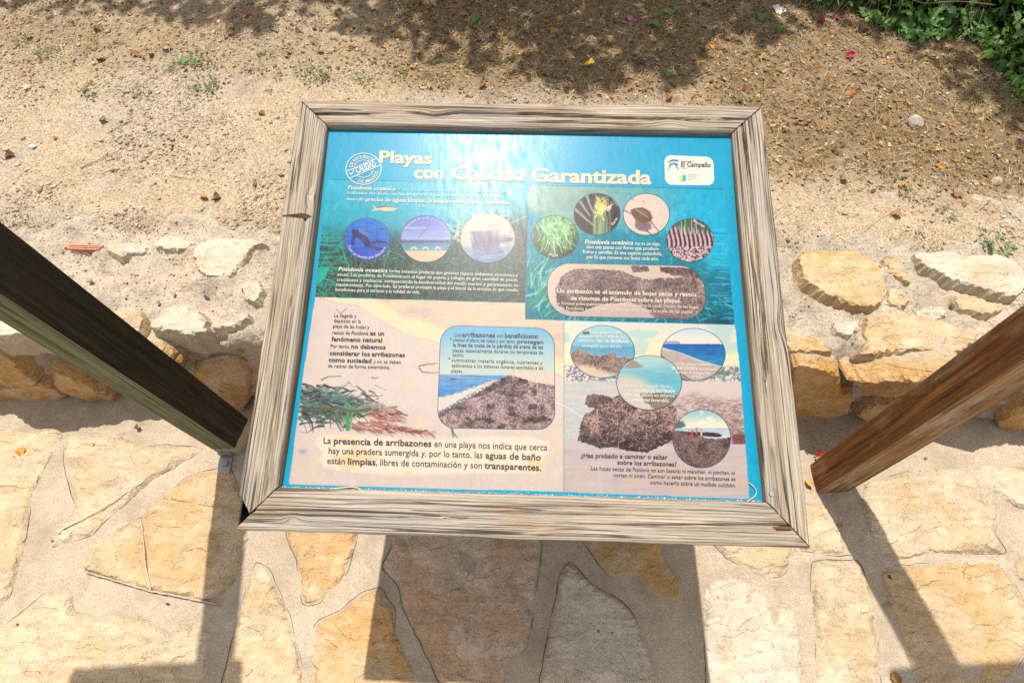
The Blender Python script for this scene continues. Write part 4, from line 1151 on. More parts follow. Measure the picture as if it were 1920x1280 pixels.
def p_e2(X, Y):
    c = lerp(c3(195, 212, 226), c3(236, 222, 206), sstep(616, 642, Y))
    c[(Y > 639) & (Y < 645) & (X < 1275)] = c3(165, 165, 195)
    ys = 652 + .33 * (X - 1240); m = (Y > 644.5) & (Y < ys); c[m] = sea(X[m], Y[m], 645, 685, (30, 95, 170), (50, 140, 190), 84)
    m = Y >= ys; c[m] = c3(188, 168, 160) + (30 * (fbm(X[m] * .4, Y[m] * .4, 85) - .5))[:, None]
    stroke(X, Y, c, [(1238, 652), (1270, 660), (1310, 675), (1361, 690)], 1.6, 1.2, (222, 210, 200), .8)
    for o in (0, 5): stroke(X, Y, c, [(1240, 666 + o), (1262, 690 + o), (1300, 716 + o)], 1.2, 1.2, (95, 80, 75), .8)
    return c
def p_e3(X, Y):
    c = lerp(c3(178, 205, 205), c3(110, 180, 195), sstep(668, 710, Y)); c += (22 * (fbm(X * .06, Y * .25, 86) - .5))[:, None]
    c = lerp(c, c3(206, 196, 184), sstep(20, -20, X - 1190 - (Y - 690) * 1.1 + 14 * fbm(X * .1, Y * .1, 87)) * sstep(690, 715, Y))
    k, a = blob(X, Y, c, [(1170, 690), (1185, 674), (1195, 678), (1206, 688), (1190, 690)], (150, 140, 120), .9, 2)
    k, a = blob(X, Y, c, [(1200, 738), (1240, 736), (1280, 742), (1278, 765), (1230, 770), (1208, 752)], None, 1, 0, 6); c[k] = lerp(c[k], weedpile(X[k], Y[k], 88, (150, 125, 112), (84, 64, 56)), a * .9)
    c = lerp(c, c3(200, 190, 180), sstep(735, 765, Y) * .25)
    return c
def p_e4(X, Y):
    c = lerp(c3(150, 190, 200), c3(232, 226, 200), sstep(768, 802, Y)); c = lerp(c, c3(238, 230, 205), sstep(.52, .66, fbm(X * .06, Y * .12, 89)) * .8)
    m = Y > 802; c[m] = sea(X[m], Y[m], 802, 820, (170, 190, 205), (200, 208, 212), 90)
    blob(X, Y, c, [(1262, 798), (1268, 788), (1282, 790), (1286, 800), (1264, 804)], (80, 95, 100), .9, 2, 5)
    blob(X, Y, c, [(1262, 807), (1290, 809), (1340, 811), (1356, 815), (1350, 819), (1310, 817), (1262, 818)], (66, 52, 56), 1, 1.5, 3)
    pl = [(1258, 806), (1290, 812), (1320, 820), (1350, 822), (1372, 818), (1372, 880), (1258, 880)]
    k, a = blob(X, Y, c, pl, None, 1, 0, 4); c[k] = lerp(c[k], weedpile(X[k], Y[k] * 1.6, 93, (150, 118, 116), (66, 42, 46), .45), a)
    for x0, y0, q in ((1298, 812, (200, 70, 60)), (1306, 808, (190, 110, 110)), (1315, 811, (215, 180, 175))):
        stroke(X, Y, c, [(x0, y0 - 4), (x0, y0 + 5)], 1.9, 1.6, q, .95); stroke(X, Y, c, [(x0, y0 - 6), (x0, y0 - 5)], 1.2, 1.2, (170, 110, 95), .9)
    return c
def p_logo(X, Y):
    return np.tile(c3(244, 238, 224), (len(X), 1)) + (6 * (fbm(X * .1, Y * .1, 95) - .5))[:, None]

PRINT = NT('printed_panel')
_v = PRINT.node('ShaderNodeNewGeometry').outputs['Position']
_r = PRINT.ramp(PRINT.noise(PRINT.mapping(_v, (60, 14, 14)), 2, 4, .6), [(.3, .23), (.7, .37)])
_bn = PRINT.noise(_v, 260, 3, .6)
PRINT.out(PRINT.attr('tint', 'Color'), .4, PRINT.bump(_bn, .00006), .17)
PRINT.link(_r, PRINT.b.inputs['Roughness'])
PRINT = PRINT.m

pi = inset(OUT, [w - .006 for w in WS])
ac, bc = pi[:, 0], pi[:, 1]
na, nb = 800, 690
uu, vv = np.meshgrid(np.linspace(0, 1, na), np.linspace(0, 1, nb))
bl = lambda q: (q[0] * (1 - uu) + q[1] * uu) * (1 - vv) + (q[3] * (1 - uu) + q[2] * uu) * vv
A2, B2 = bl(ac), bl(bc)
V = (po + A2[..., None] * e1 + B2[..., None] * e2 + glare_bow(B2)[..., None] * e3).reshape(-1, 3)
PX, PY = proj(V)
idx = np.arange(na * nb).reshape(nb, na)
F = np.stack([idx[:-1, :-1], idx[:-1, 1:], idx[1:, 1:], idx[1:, :-1]], -1).reshape(-1, 4)
panel = mk('printed_panel', V, F, PRINT, board, col=alb(paint_main(PX, PY)))

def picture(name, bpts, fn, h=.0003, nr=44, line=1.2, lc=(58, 84, 92), center=None, label=None):
    b = np.array(bpts, float); c = b.mean(0) if center is None else np.array(center, float); n = len(b)
    rr_ = np.concatenate([np.linspace(0.0001, 1 - line / np.linalg.norm(b - c, axis=1).mean(), nr), [1 - line / np.linalg.norm(b - c, axis=1).mean() + 1e-4, 1.0]])
    P = c + (b - c)[None] * rr_[:, None, None]
    X, Y = P[..., 0].ravel(), P[..., 1].ravel()
    col = fn(X, Y)
    col[-2 * n:] = c3(*lc)
    V = panel_pt(X, Y, h)
    k = len(rr_); idx = np.arange(k * n).reshape(k, n); nx = np.roll(idx, -1, 1)
    F = np.stack([idx[:-1], idx[1:], nx[1:], nx[:-1]], -1).reshape(-1, 4)
    # make faces look outward
    p = V[F[n * 3]]
    if np.dot(np.cross(p[1] - p[0], p[2] - p[0]), e3) < 0: F = F[:, ::-1]
    ob = mk(name, V, F, PRINT, panel, col=alb(col))
    if label: ob['label'] = label
    return ob
def ell(cx, cy, rx, ry, n=170):
    t = np.linspace(0, 2 * math.pi, n + 1)[:-1]
    return np.stack([cx + rx * np.cos(t), cy + ry * np.sin(t)], 1)
def rrect(Q, r, n=22, m=90):
    Q = np.array(Q, float); out = []
    for i in range(4):
        p, q, s = Q[i - 1], Q[i], Q[(i + 1) % 4]
        d1 = (p - q) / np.linalg.norm(p - q); d2 = (s - q) / np.linalg.norm(s - q)
        a, b = q + d1 * r, q + d2 * r
        for t in np.linspace(0, math.pi / 2, n): out.append(q + d1 * r * (1 - math.sin(t)) + d2 * r * (1 - math.cos(t)))
        e = s + (q - s) / np.linalg.norm(q - s) * r
        for t in np.linspace(0, 1, m)[1:-1]: out.append(b + (e - b) * t)
    return np.array(out)
PIC = 'picture_inset'
picture(PIC, ell(688.3, 448.5, 44, 40), p_diver, label='round blue picture of a diver')
picture(PIC, ell(798.5, 447.5, 48, 44.5), p_beach, label='round picture of a beach with three parasols')
picture(PIC, ell(914.5, 446, 52, 47.5), p_boat, label='round faded picture of a fishing boat')
picture(PIC, ell(1041, 444, 44, 40.5), p_leaves, label='round picture of long green leaves')
picture(PIC, ell(1119.5, 401.5, 44, 39.5), p_flower, label='round dark picture of a yellow flower head')
picture(PIC, ell(1212, 402, 44, 39.5), p_fruit, label='round pale picture of a brown fruit on sand')
picture(PIC, ell(1294, 450.5, 44.5, 41), p_rhizome, label='round picture of pinkish rhizomes')
picture(PIC, rrect([(1024, 493), (1319, 499), (1328, 599), (1027, 592)], 44), p_pile, nr=80, label='long rounded picture of a heap of dry seagrass')
picture(PIC, rrect([(826, 609), (1040, 615), (1041, 806), (819, 802)], 34), p_card, nr=110, label='rounded card with a heap of seagrass beside blue sea')
picture(PIC, ell(1130, 659, 60.5, 49.5), p_e1, label='oval picture of a rocky cove')
picture(PIC, ell(1299.6, 664.3, 61, 49.5), p_e2, label='oval picture of a long sandy beach with blue sea')
picture(PIC, ell(1217.3, 717, 61.5, 51.5), p_e3, h=.0005, label='oval picture of a shallow turquoise shore')
picture(PIC, ell(1315.7, 822, 54.8, 55), p_e4, label='round picture of three people on dark seagrass by the sea')
picture('logo_plate', rrect([(1245.5, 291), (1337, 294.5), (1340, 347.5), (1247, 346.5)], 13), p_logo, nr=30, line=.3, lc=(235, 228, 214), label='cream plate with the town logo')

# ---- lettering
_txt = []
def T(body, x0, y0, x1, y1, em, c='k', bold=0, shear=0.0, arc=None, sub=None):
    cu = bpy.data.curves.new('letters', 'FONT'); cu.body = body; cu.size = 1.0
    cu.offset = .0135 * bold; cu.resolution_u = 3 if em > 14 else 2
    ob = bpy.data.objects.new('letters', cu); C.objects.link(ob)
    _txt.append((ob, x0, y0, x1, y1, em, c, shear, arc, sub))
HE, BO = 'title_lettering', 'body_lettering'
cream = (250, 218, 184); wt = (238, 232, 218); dk = (62, 56, 62)
T('Playas', 711, 304.5, 810, 307.5, 31, cream, 2.3, sub=HE)
T('con', 776, 334.5, 832.5, 335.2, 33, cream, 2.3, sub=HE); T('Calidad', 847, 336.2, 983, 338.8, 35, cream, 2.3, sub=HE); T('Garantizada', 996, 340.5, 1221, 345.2, 36, cream, 2.3, sub=HE)
L1 = 'underwater_lettering'
T('Posidonia oceanica', 652, 355, 740.5, 357.3, 10, wt, 1.5, .22, sub=L1); T('es una planta marina que, surgida hace cientos de', 743, 357.4, 948, 362.6, 8.2, (170, 215, 225), 0, sub=L1)
T('millones de años, se ha adaptado a las profundidades y para su', 650.8, 364, 940, 371, 8.6, (205, 228, 230), .6, sub=L1)
T('desarrollo', 649.8, 375.5, 683, 376.6, 8.6, (215, 230, 230), .8, sub=L1); T('precisa de aguas limpias, transparentes y bien oxigenadas.', 685.5, 377, 957, 383.8, 10.5, (240, 225, 205), 1.2, sub=L1)
L2 = 'meadow_lettering'
T('Posidonia oceanica', 634.4, 507.6, 726.6, 510.6, 10.5, wt, 1.4, .22, sub=L2); T('forma extensas praderas que generan riqueza ambiental, económica y', 729.8, 510.6, 971, 518.9, 9, wt, .5, sub=L2)
for s_, a_ in [('social. Las praderas de Posidonia son el lugar de puesta y refugio de gran cantidad de peces,', (632.7, 517.2, 971, 527.6)), ('crustáceos y moluscos, enriqueciendo la biodiversidad del medio marino y garantizando su', (631.6, 526.8, 971, 537.6)),
               ('mantenimiento. Por otro lado, las praderas protegen la playa y el litoral de la erosión, lo que resulta', (630.6, 536.3, 971, 546.6)), ('beneficioso para el turismo y la calidad de vida.', (629, 545.4, 787.5, 550.6))]:
    T(s_, *a_, 9, wt, .5, sub=L2)
L3 = 'sand_lettering'
for s_, a_, em, b_, sh in [('La llegada y', (626.7, 594.2, 668, 595.4), 10, 0, 0), ('depósito en la', (625.7, 604.2, 676.5, 605.6), 10, 0, 0), ('playa de las hojas y', (624.2, 614.2, 692.5, 616.2), 10, 0, 0), ('restos de', (622.7, 626.3, 656, 627.2), 10, 0, 0), ('Posidonia', (658.5, 627.2, 690.3, 628), 10, 0, .2), ('es un', (693.5, 628.2, 720.2, 628.8), 12, 1.5, 0),
                       ('fenómeno natural', (621.4, 639.2, 716.4, 641.4), 12, 1.5, 0), ('Por tanto,', (619.5, 651.5, 655.8, 652.6), 10, 0, 0), ('no debemos', (658.3, 652.9, 722.8, 654.6), 12, 1.5, 0), ('considerar los arribazones', (617.8, 665.3, 759, 669), 12, 1.5, 0), ('como suciedad', (616, 678, 696.3, 680.2), 12, 1.5, 0),
                       ('y no se deben', (700, 680.5, 751.2, 681.8), 10, 0, 0), ('de retirar de forma sistemática.', (615, 688.8, 731, 691.6), 10, 0, 0)]: T(s_, *a_, em, dk, b_ + .25, sh, sub=L3)
L4 = 'cloud_lettering'
for s_, a_, b_ in [('La', (606.5, 831, 620.3, 831.4), 0), ('presencia de arribazones', (625.7, 831.8, 808.7, 837), 1.1), ('en una playa nos indica que cerca', (814.2, 837.2, 1026, 844), 0), ('hay una pradera sumergida y, por lo tanto, las', (616, 849.8, 904.3, 858.3), 0), ('aguas de baño', (910, 858.6, 1014, 862.6), .8),
                   ('están', (613.3, 869, 646.4, 869.8), 0), ('limpias', (652, 870, 704, 871.6), 1.1), (', libres de contaminación y son', (704.7, 871.6, 903.3, 877.6), 0), ('transparentes.', (908, 877.8, 1014.5, 882), 1.1)]: T(s_, *a_, 17.5, dk, b_ + .2, sub=L4)
L5 = 'card_lettering'
for s_, a_, b_, em in [('Los', (852, 630.8, 864, 631.2), 0, 11), ('arribazones', (866.5, 631.2, 928, 632.4), 1.4, 12.5), ('son', (931.5, 632.4, 943.8, 632.7), 0, 11), ('beneficiosos:', (946.5, 632.9, 1009.4, 634.2), 1.4, 12.5), ('•', (843.6, 639, 846.4, 639), 1, 12), ('atenúan el efecto del oleaje y, por tanto,', (849.6, 639.8, 966, 643), 0, 10), ('protegen', (970, 643.2, 1018.9, 644.6), 1.2, 10.5),
                       ('la línea de costa de la pérdida de arena de las', (849.4, 649.6, 1018, 654), 1.0, 10.5), ('playas, especialmente durante los temporales de', (848.5, 659.5, 1018.3, 664), 0, 10), ('otoño', (848.2, 668.4, 869.2, 669), 0, 10), ('•', (841, 676, 844, 676), 1, 12), ('suministran materia orgánica, nutrientes y', (847, 677.8, 1017.4, 683.2), 0, 10), ('sedimentos a los sistemas dunares asociados a las', (846.7, 687.9, 1018, 692.7), 0, 10), ('playas.', (846.2, 698, 868, 698.6), 0, 10)]:
    T(s_, *a_, em, dk, b_ + .2, sub=L5)
L6 = 'plant_lettering'
T('Posidonia oceánica', 1096.4, 456.8, 1187, 459, 11, wt, 1.5, .22, sub=L6); T('no es un alga,', 1191.4, 459.2, 1237.7, 460.4, 9.5, wt, .8, sub=L6)
for s_, a_ in [('sino una planta con flores que produce', (1099.6, 465.8, 1234.5, 469.4)), ('frutos y semillas. Es una especie caducifolia,', (1092.7, 474.8, 1241.5, 479)), ('por lo que renueva sus hojas cada año.', (1100, 484.6, 1235, 488.2))]: T(s_, *a_, 9.5, wt, .8, sub=L6)
T('Hojas', 1029, 479.5, 1046, 480.5, 8, wt, .4, sub='caption_lettering#Hojas'); T('Flores', 1150, 423, 1158.5, 410, 8, wt, .4, sub='caption_lettering#Flores'); T('Frutos', 1235, 430, 1248, 418, 8, wt, .4, sub='caption_lettering#Frutos'); T('Rizomas', 1299, 415.5, 1320, 427, 8, wt, .4, sub='caption_lettering#Rizomas')
L7 = 'pile_lettering'
T('Un arribazón es el acúmulo de hojas secas y restos', 1044, 548.6, 1306, 556, 11.5, (240, 224, 205), 1.3, sub=L7); T('de rizomas de Posidonia sobre las playas.', 1069.7, 562.4, 1277, 567.4, 11.5, (240, 224, 205), 1.3, sub=L7)
T('Se forman principalmente durante el otoño, tras la caída masiva de las hojas', 1042, 571, 1310, 578.4, 9, (232, 216, 200), .4, sub=L7); T('de Posidonia y su arrastre, gracias al oleaje, hasta la arena de las playas.', 1050.5, 580.2, 1299, 587.6, 9, (232, 216, 200), .4, sub=L7)
L8 = 'beach_lettering'
for s_, a_, b_ in [('En las playas y calas', (1106, 625, 1164.7, 626.5), 0), ('naturales de El Campello los', (1086.7, 632.2, 1173, 634), 0), ('arribazones', (1083.5, 641, 1117.5, 641.7), 0), ('NO SE RETIRAN', (1119.5, 641.8, 1177.5, 643), 1), ('en ninguna época del año.', (1091, 650.4, 1166, 652), 0),
                   ('En las playas urbanas', (1267, 684.5, 1332, 686), 0), ('SE RECOGEN', (1259, 692.3, 1307, 693.6), 1), ('únicamente', (1310, 693.6, 1344, 694.4), 0), ('durante la temporada', (1266, 700.6, 1332, 702.2), 0), ('de baño', (1297, 708.5, 1316, 709.2), 0),
                   ('En zonas de Campello Norte y', (1173, 725.2, 1261, 727.6), 0), ('Coveta', (1180, 733.6, 1202, 734.4), 0), ('NO SE RETIRAN', (1204, 734.4, 1265, 736), 1), ('salvo que exista un informe', (1168, 741.6, 1265, 744.4), .3), ('ambiental favorable', (1184, 751.2, 1253.5, 753.4), .5)]: T(s_, *a_, 8.6, (240, 236, 228), b_ + .2, sub=L8 + '#%d' % (0 if a_[2] < 1180 and a_[1] < 660 else 1 if a_[1] < 715 else 2))
L9 = 'question_lettering'
T('¿Has probado a caminar o saltar', 1089.5, 857.2, 1251.8, 860.8, 12.5, dk, 1.3, sub=L9); T('sobre los arribazones?', 1157.4, 870.2, 1268.5, 874, 12.5, dk, 1.3, sub=L9)
for s_, a_ in [('Las hojas secas de', (1107.9, 880.6, 1183, 883.4)), ('Posidonia', (1186, 883.4, 1217, 884.2)), ('no son basura; ni manchan, ni pinchan, ni', (1220.5, 884.4, 1377.8, 889.8)), ('cortan ni pican. Caminar o saltar sobre los arribazones es', (1151, 893.4, 1378.8, 901.2)), ('como hacerlo sobre un mullido colchón.', (1219, 907.2, 1379.5, 913))]: T(s_, *a_, 11, dk, .2, .2 if s_ == 'Posidonia' else 0, sub=L9)
L10 = 'logo_lettering'
T('El Campello', 1276.8, 312.2, 1332.3, 313.6, 13, (70, 66, 74), 1.6, sub=L10); T('ajuntament de', 1277, 303.4, 1302, 304.2, 5, (150, 150, 155), 0, sub=L10); T('turisme', 1277.5, 316.5, 1289, 316.8, 5, (130, 175, 185), 0, sub=L10); T('1', 1279.5, 338.5, 1286, 338.8, 15, (70, 180, 180), 2, sub=L10)
L11 = 'stamp_lettering'
T('CALIDAD', 669.5, 325.5, 706, 311.5, 17, wt, 1.6, sub=L11); T('\u2713', 656, 331, 668, 326, 16, wt, .6, sub=L11)
T('DE RECURSOS', 0, 0, 0, 0, 9.5, wt, .9, arc=(681.8, 316.8, 20.5, R(-172), R(-42), 1), sub=L11)
T('DE MEDIOS', 0, 0, 0, 0, 9.5, wt, .9, arc=(681.8, 316.8, 28.0, R(112), R(12), -1), sub=L11)
L12 = 'caption_lettering'
T('Todo un mundo por descubrir', 0, 0, 0, 0, 8, (225, 225, 240), .4, arc=(688.3, 448.5, 38.5, R(160), R(25), -1), sub='caption_lettering#1')
T('Calidad de vida en la costa', 0, 0, 0, 0, 8, (205, 205, 235), .3, arc=(798.5, 447.5, 38.5, R(-150), R(-28), 1), sub='caption_lettering#2')
T('Calidad de pesca', 0, 0, 0, 0, 7.5, (200, 205, 220), .3, arc=(914.5, 446, 43.5, R(130), R(50), -1), sub='caption_lettering#3')
dg = bpy.context.evaluated_depsgraph_get(); dg.update()
blocks = {}
for (ob, x0, y0, x1, y1, em, c, shear, arc, sub) in _txt:
    me = bpy.data.meshes.new_from_object(ob.evaluated_get(dg))
    n = len(me.vertices); co = np.zeros(n * 3); me.vertices.foreach_get('co', co); co = co.reshape(-1, 3)
    fs = [list(p.vertices) for p in me.polygons]
    bpy.data.meshes.remove(me)
    cu = ob.data; bpy.data.objects.remove(ob); bpy.data.curves.remove(cu)
    if n == 0: continue
    x = co[:, 0] + shear * co[:, 1]; y = co[:, 1]
    x = (x - x.min()) / (x.max() - x.min())
    if arc is None:
        d = np.array([x1 - x0, y1 - y0]); L = np.linalg.norm(d); up = np.array([d[1], -d[0]]) / L
        X = x0 + d[0] * x + up[0] * y * em; Y = y0 + d[1] * x + up[1] * y * em
    else:
        cx, cy, r, a0, a1, sg = arc
        th = a0 + (a1 - a0) * x; rad = r + sg * y * em * .95
        X = cx + rad * np.cos(th) * 1.03; Y = cy + rad * np.sin(th) * .95
    blocks.setdefault(sub, []).append((X, Y, fs, c))
# stamp rings, emblem strokes
def ringshape(cx, cy, rx, ry, w, n=64, a0=0, a1=2 * math.pi):
    t = np.linspace(a0, a1, n)
    X = np.concatenate([cx + (rx - w) * np.cos(t), cx + (rx + w) * np.cos(t)]); Y = np.concatenate([cy + (ry - w) * np.sin(t), cy + (ry + w) * np.sin(t)])
    return X, Y, [[i, i + 1, n + i + 1, n + i] for i in range(n - 1)]
def bar(pts, w):
    p = np.array(pts, float); t = np.gradient(p, axis=0); t /= np.linalg.norm(t, axis=1)[:, None]; nn = np.stack([-t[:, 1], t[:, 0]], 1) * np.asarray(w).reshape(-1, 1)
    n = len(p); q = np.concatenate([p - nn, p + nn]); return q[:, 0], q[:, 1], [[i, i + 1, n + i + 1, n + i] for i in range(n - 1)]
for s_ in (ringshape(681.8, 316.8, 33, 29.3, .75), ringshape(681.8, 316.8, 18.2, 16.2, .6, 30, R(-170), R(-50)), ringshape(681.8, 316.8, 18.2, 16.2, .6, 30, R(10), R(130)),
           bar([(650.5, 321.5), (706, 297.5)], .8), bar([(657, 334), (713, 310)], .8)): blocks['stamp_lettering'].append((*s_, wt))
tl = (40, 150, 180)
for s_ in (bar([(1252.5, 304.5), (1257, 301.5), (1263, 300.3), (1270, 301), (1273, 302.5)], [.8, 1.5, 1.9, 1.5, .6]), bar([(1254, 309.5), (1258, 307.4), (1263.5, 306.6), (1269, 307.4), (1272, 308.8)], [.6, 1.3, 1.6, 1.3, .5]),
           bar([(1257.5, 308), (1256.5, 312), (1253, 317.5)], [1.5, 1.2, .6]), bar([(1266.5, 308), (1269, 312), (1272.5, 318)], [1.5, 1.2, .6])): blocks['logo_lettering'].append((*s_, tl))
blocks['logo_lettering'].append((np.array([1274, 1279, 1279.3, 1274.3]), np.array([330, 330.2, 338.8, 338.6]), [[0, 1, 2, 3]], (240, 228, 120)))
for q in range(3): blocks['logo_lettering'].append((*bar([(1289, 327.5 + q * 4), (1312 - q * 5, 328.2 + q * 4)], .5), (205, 205, 198)))
LTR = M_tint('printed_ink', .38, .2)
for nm, parts in blocks.items():
    Xs, Ys, fs, cs, base = [], [], [], [], 0
    for X, Y, f, c in parts:
        Xs.append(X); Ys.append(Y); cs.append(np.tile(np.array(c, float), (len(X), 1))); fs += [[base + i for i in q] for q in f]; base += len(X)
    X = np.concatenate(Xs); Y = np.concatenate(Ys); V = panel_pt(X, Y, .0009)
    fs2 = []
    for f in fs:
        p = V[f[:3]]
        fs2.append(f if np.dot(np.cross(p[1] - p[0], p[2] - p[0]), e3) > 0 else f[::-1])
    mk(nm.split('#')[0], V, fs2, LTR, panel, col=alb(np.concatenate(cs)))

# ------------------------------------------------------------------ tall wooden posts at both sides
def box_mesh(name, P8, mats, parent, midx=None, grain=None, bevel=.004):
    bm_f = [[3, 2, 1, 0], [4, 5, 6, 7], [0, 1, 5, 4], [1, 2, 6, 5], [2, 3, 7, 6], [3, 0, 4, 7]]
    ob = mk(name, P8, bm_f, mats, parent, midx, grain=grain)
    md = ob.modifiers.new('bevel', 'BEVEL'); md.width = bevel; md.segments = 2; md.limit_method = 'ANGLE'
    return ob
GREEN_UNLIT = M_wood('dark_stained_unlit_post', (.010, .008, .005), (.026, .021, .012), (.046, .040, .023), .7, .8, None, (.062, (.42, .34, .25)))  # dark green stain, with the shade of the unlit sides in its colour
GREEN_LIT = M_wood('greenish_lit_post_face', (.06, .067, .036), (.15, .165, .09), (.23, .245, .145), .8, 1.0, (.10, .095, .05), (.062, (.42, .34, .25)))  # same post, front colour lightened to stand in for light off the ground
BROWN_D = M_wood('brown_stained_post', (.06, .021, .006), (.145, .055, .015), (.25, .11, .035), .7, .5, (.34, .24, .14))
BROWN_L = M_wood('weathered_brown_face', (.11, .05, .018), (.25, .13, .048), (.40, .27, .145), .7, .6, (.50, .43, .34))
GALV = M_flat('galvanised_steel', (.30, .295, .28), .5, .5, .6)
def post(label, FLp, FRp, BRp, lean, h, mats, midx, gl):
    FL, FR, BR = [onz(*q) for q in (FLp, FRp, BRp)]; BL = FL + BR - FR
    ln = np.array([lean[0], lean[1], 1.0])
    root = empty('wooden_post', (FL + BR) / 2)
    tag(root, label, 'post', 'tall square posts beside the sign')
    ns = 30; ring = [FL, FR, BR, BL]; V = []; g = []
    zs = np.linspace(-.02, h, ns)
    sub = 4
    per = []
    for k in range(4):
        for t in range(sub): per.append(ring[k] + (ring[(k + 1) % 4] - ring[k]) * t / sub)
    per = np.array(per); c = per.mean(0); n = len(per)
    # round the four edges a little
    for k in range(0, n, sub): per[k] = per[k] + (c - per[k]) * .035
    V = np.concatenate([per + ln * z for z in zs])
    faces = []; mi = []
    for r_ in range(ns - 1):
        for q in range(n):
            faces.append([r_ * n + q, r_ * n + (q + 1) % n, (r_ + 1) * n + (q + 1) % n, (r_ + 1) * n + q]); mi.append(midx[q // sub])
    faces.append(list(range((ns - 1) * n, ns * n))); mi.append(0)
    ac_ = np.arange(n) / sub * .09
    g = np.concatenate([np.stack([np.full(n, z), ac_ + gl, np.where(np.arange(n) % 8 < 4, .0, .02)], 1) for z in zs])
    mk('post_shaft', V, faces, mats, root, mi, grain=g)
    return root, FL, FR, BR, BL, ln
rootL, FL, FR, BR, BL, ln = post('tall dark green stained square post left of the sign, standing in a metal shoe', (412, 852), (455, 850), (480, 795), (-.0136, -.0222), 2.2, [GREEN_UNLIT, GREEN_LIT], [1, 0, 0, 1], 0)
def plate(name, o, ax, ay, az, mat, parent):
    P = np.array([o, o + ax, o + ax + ay, o + ay]); return box_mesh(name, np.concatenate([P, P + az]), mat, parent, bevel=.001)
ex = (FR - FL) / np.linalg.norm(FR - FL); ey = np.array([-ex[1], ex[0], 0]); ez = np.array([0, 0, 1.])
sh = plate('post_shoe', FL + ex * .004 - ey * .0065, ex * .04, ey * .006, ez * .022, GALV, rootL)
plate('shoe_flange', FL + ex * .004 - ey * .062, ex * .04, ey * .050, ez * .006, GALV, sh)
bb = FL + ex * .028 - ey * .032 + ez * .006
th = np.linspace(0, 2 * math.pi, 7)[:-1]
bolt = np.concatenate([np.stack([bb[0] + .009 * np.cos(th), bb[1] + .009 * np.sin(th), np.full(6, bb[2])], 1), np.stack([bb[0] + .009 * np.cos(th), bb[1] + .009 * np.sin(th), np.full(6, bb[2] + .008)], 1)])
mk('bolt', bolt, [list(range(6, 12))] + [[k, (k + 1) % 6, 6 + (k + 1) % 6, 6 + k] for k in range(6)], GALV, sh)
def plank(FL, FR, BR, ln, x0, x1, z0, z1, parent, mat):
    y = (BR - FR); ey_ = y / np.linalg.norm(y)
    ex_ = (FR - FL) / np.linalg.norm(FR - FL)
    c = FL + ln * z0
    def at(x, z, k): q = c + ln * (z - z0); q = q + ex_ * ((x - q[0]) / ex_[0]); return q - ey_ * (.002 + k * .03)
    P = np.array([at(x0, z0, 1), at(x1, z0, 1), at(x1, z0, 0), at(x0, z0, 0), at(x0, z1, 1), at(x1, z1, 1), at(x1, z1, 0), at(x0, z1, 0)])
    box_mesh('crossboard', P, mat, parent, grain=P[:, [0, 2, 1]], bevel=.012)
plank(FL, FR, BR, ln, -1.235, -.80, 1.735, 2.0, rootL, GREEN_UNLIT)
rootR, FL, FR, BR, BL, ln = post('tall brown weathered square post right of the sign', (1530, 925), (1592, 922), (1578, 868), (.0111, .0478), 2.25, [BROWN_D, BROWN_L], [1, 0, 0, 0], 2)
plank(FL, FR, BR, ln, .850, 1.42, 1.775, 2.04, rootR, BROWN_D)

# ------------------------------------------------------------------ gravel, straw and litter on the dirt (uncountable)
def scatter(n, vmax=2.05, umax=2.4, pw=1.0, fn=None, seed=1):
    r = np.random.default_rng(seed)
    U = r.uniform(-umax, umax, n * 3); V = .37 + (vmax - .37) * r.random(n * 3) ** pw
    if fn is not None:
        P = wl(U, V, dz(U, V)); px, py = proj(P); k = r.random(len(U)) < fn(U, V, px, py); U, V = U[k], V[k]
    return U[:n], V[:n]
OCT = np.array([[1, 0, 0], [-1, 0, 0], [0, 1, 0], [0, -1, 0], [0, 0, 1], [0, 0, -1.]])
OF = np.array([[0, 2, 4], [2, 1, 4], [1, 3, 4], [3, 0, 4], [2, 0, 5], [1, 2, 5], [3, 1, 5], [0, 3, 5]])
def rotz(a): c, s = np.cos(a), np.sin(a); z = np.zeros_like(a); o = np.ones_like(a); return np.stack([np.stack([c, -s, z], -1), np.stack([s, c, z], -1), np.stack([z, z, o], -1)], -2)
U, Vv = scatter(46000, pw=1.35, fn=lambda U, V, px, py: np.clip(.10 + .90 * sstep(.42, .62, fbm(U * 4, V * 4, 301)) , 0, 1) * (1 - .5 * litter(px, py)), seed=21)
n = len(U); r = np.random.default_rng(22)
size = .0021 * np.exp(r.normal(0, .42, n)) * (1 + 1.6 * (r.random(n) < .03)); size = np.minimum(size, .0085)
ctr = wl(U, Vv, dz(U, Vv) + size * .25)
loc = OCT[None] * (size[:, None, None] * np.array([1.25, .95, .65])) * r.uniform(.65, 1.3, (n, 6, 1))
loc = np.einsum('nij,nkj->nki', rotz(r.uniform(0, 6.28, n)), loc)
pal = np.array([[.44, .34, .235], [.36, .27, .18], [.52, .44, .34], [.32, .28, .235], [.22, .17, .12], [.50, .36, .20], [.60, .55, .47], [.18, .165, .15], [.42, .27, .15]])
pc = pal[r.choice(9, n, p=[.27, .2, .16, .1, .09, .06, .04, .04, .04])] * r.uniform(.85, 1.12, (n, 1))
F = (OF[None] + 6 * np.arange(n)[:, None, None]).reshape(-1, 3)
gravel = mk('gravel', (ctr[:, None] + loc).reshape(-1, 3), F, M_tint('gravel_grit', .9, .15), col=np.repeat(pc, 6, 0), origin=(0, 1.5, .36))
tag(gravel, 'fine grit and gravel scattered over the sandy dirt', 'gravel', kind='stuff')

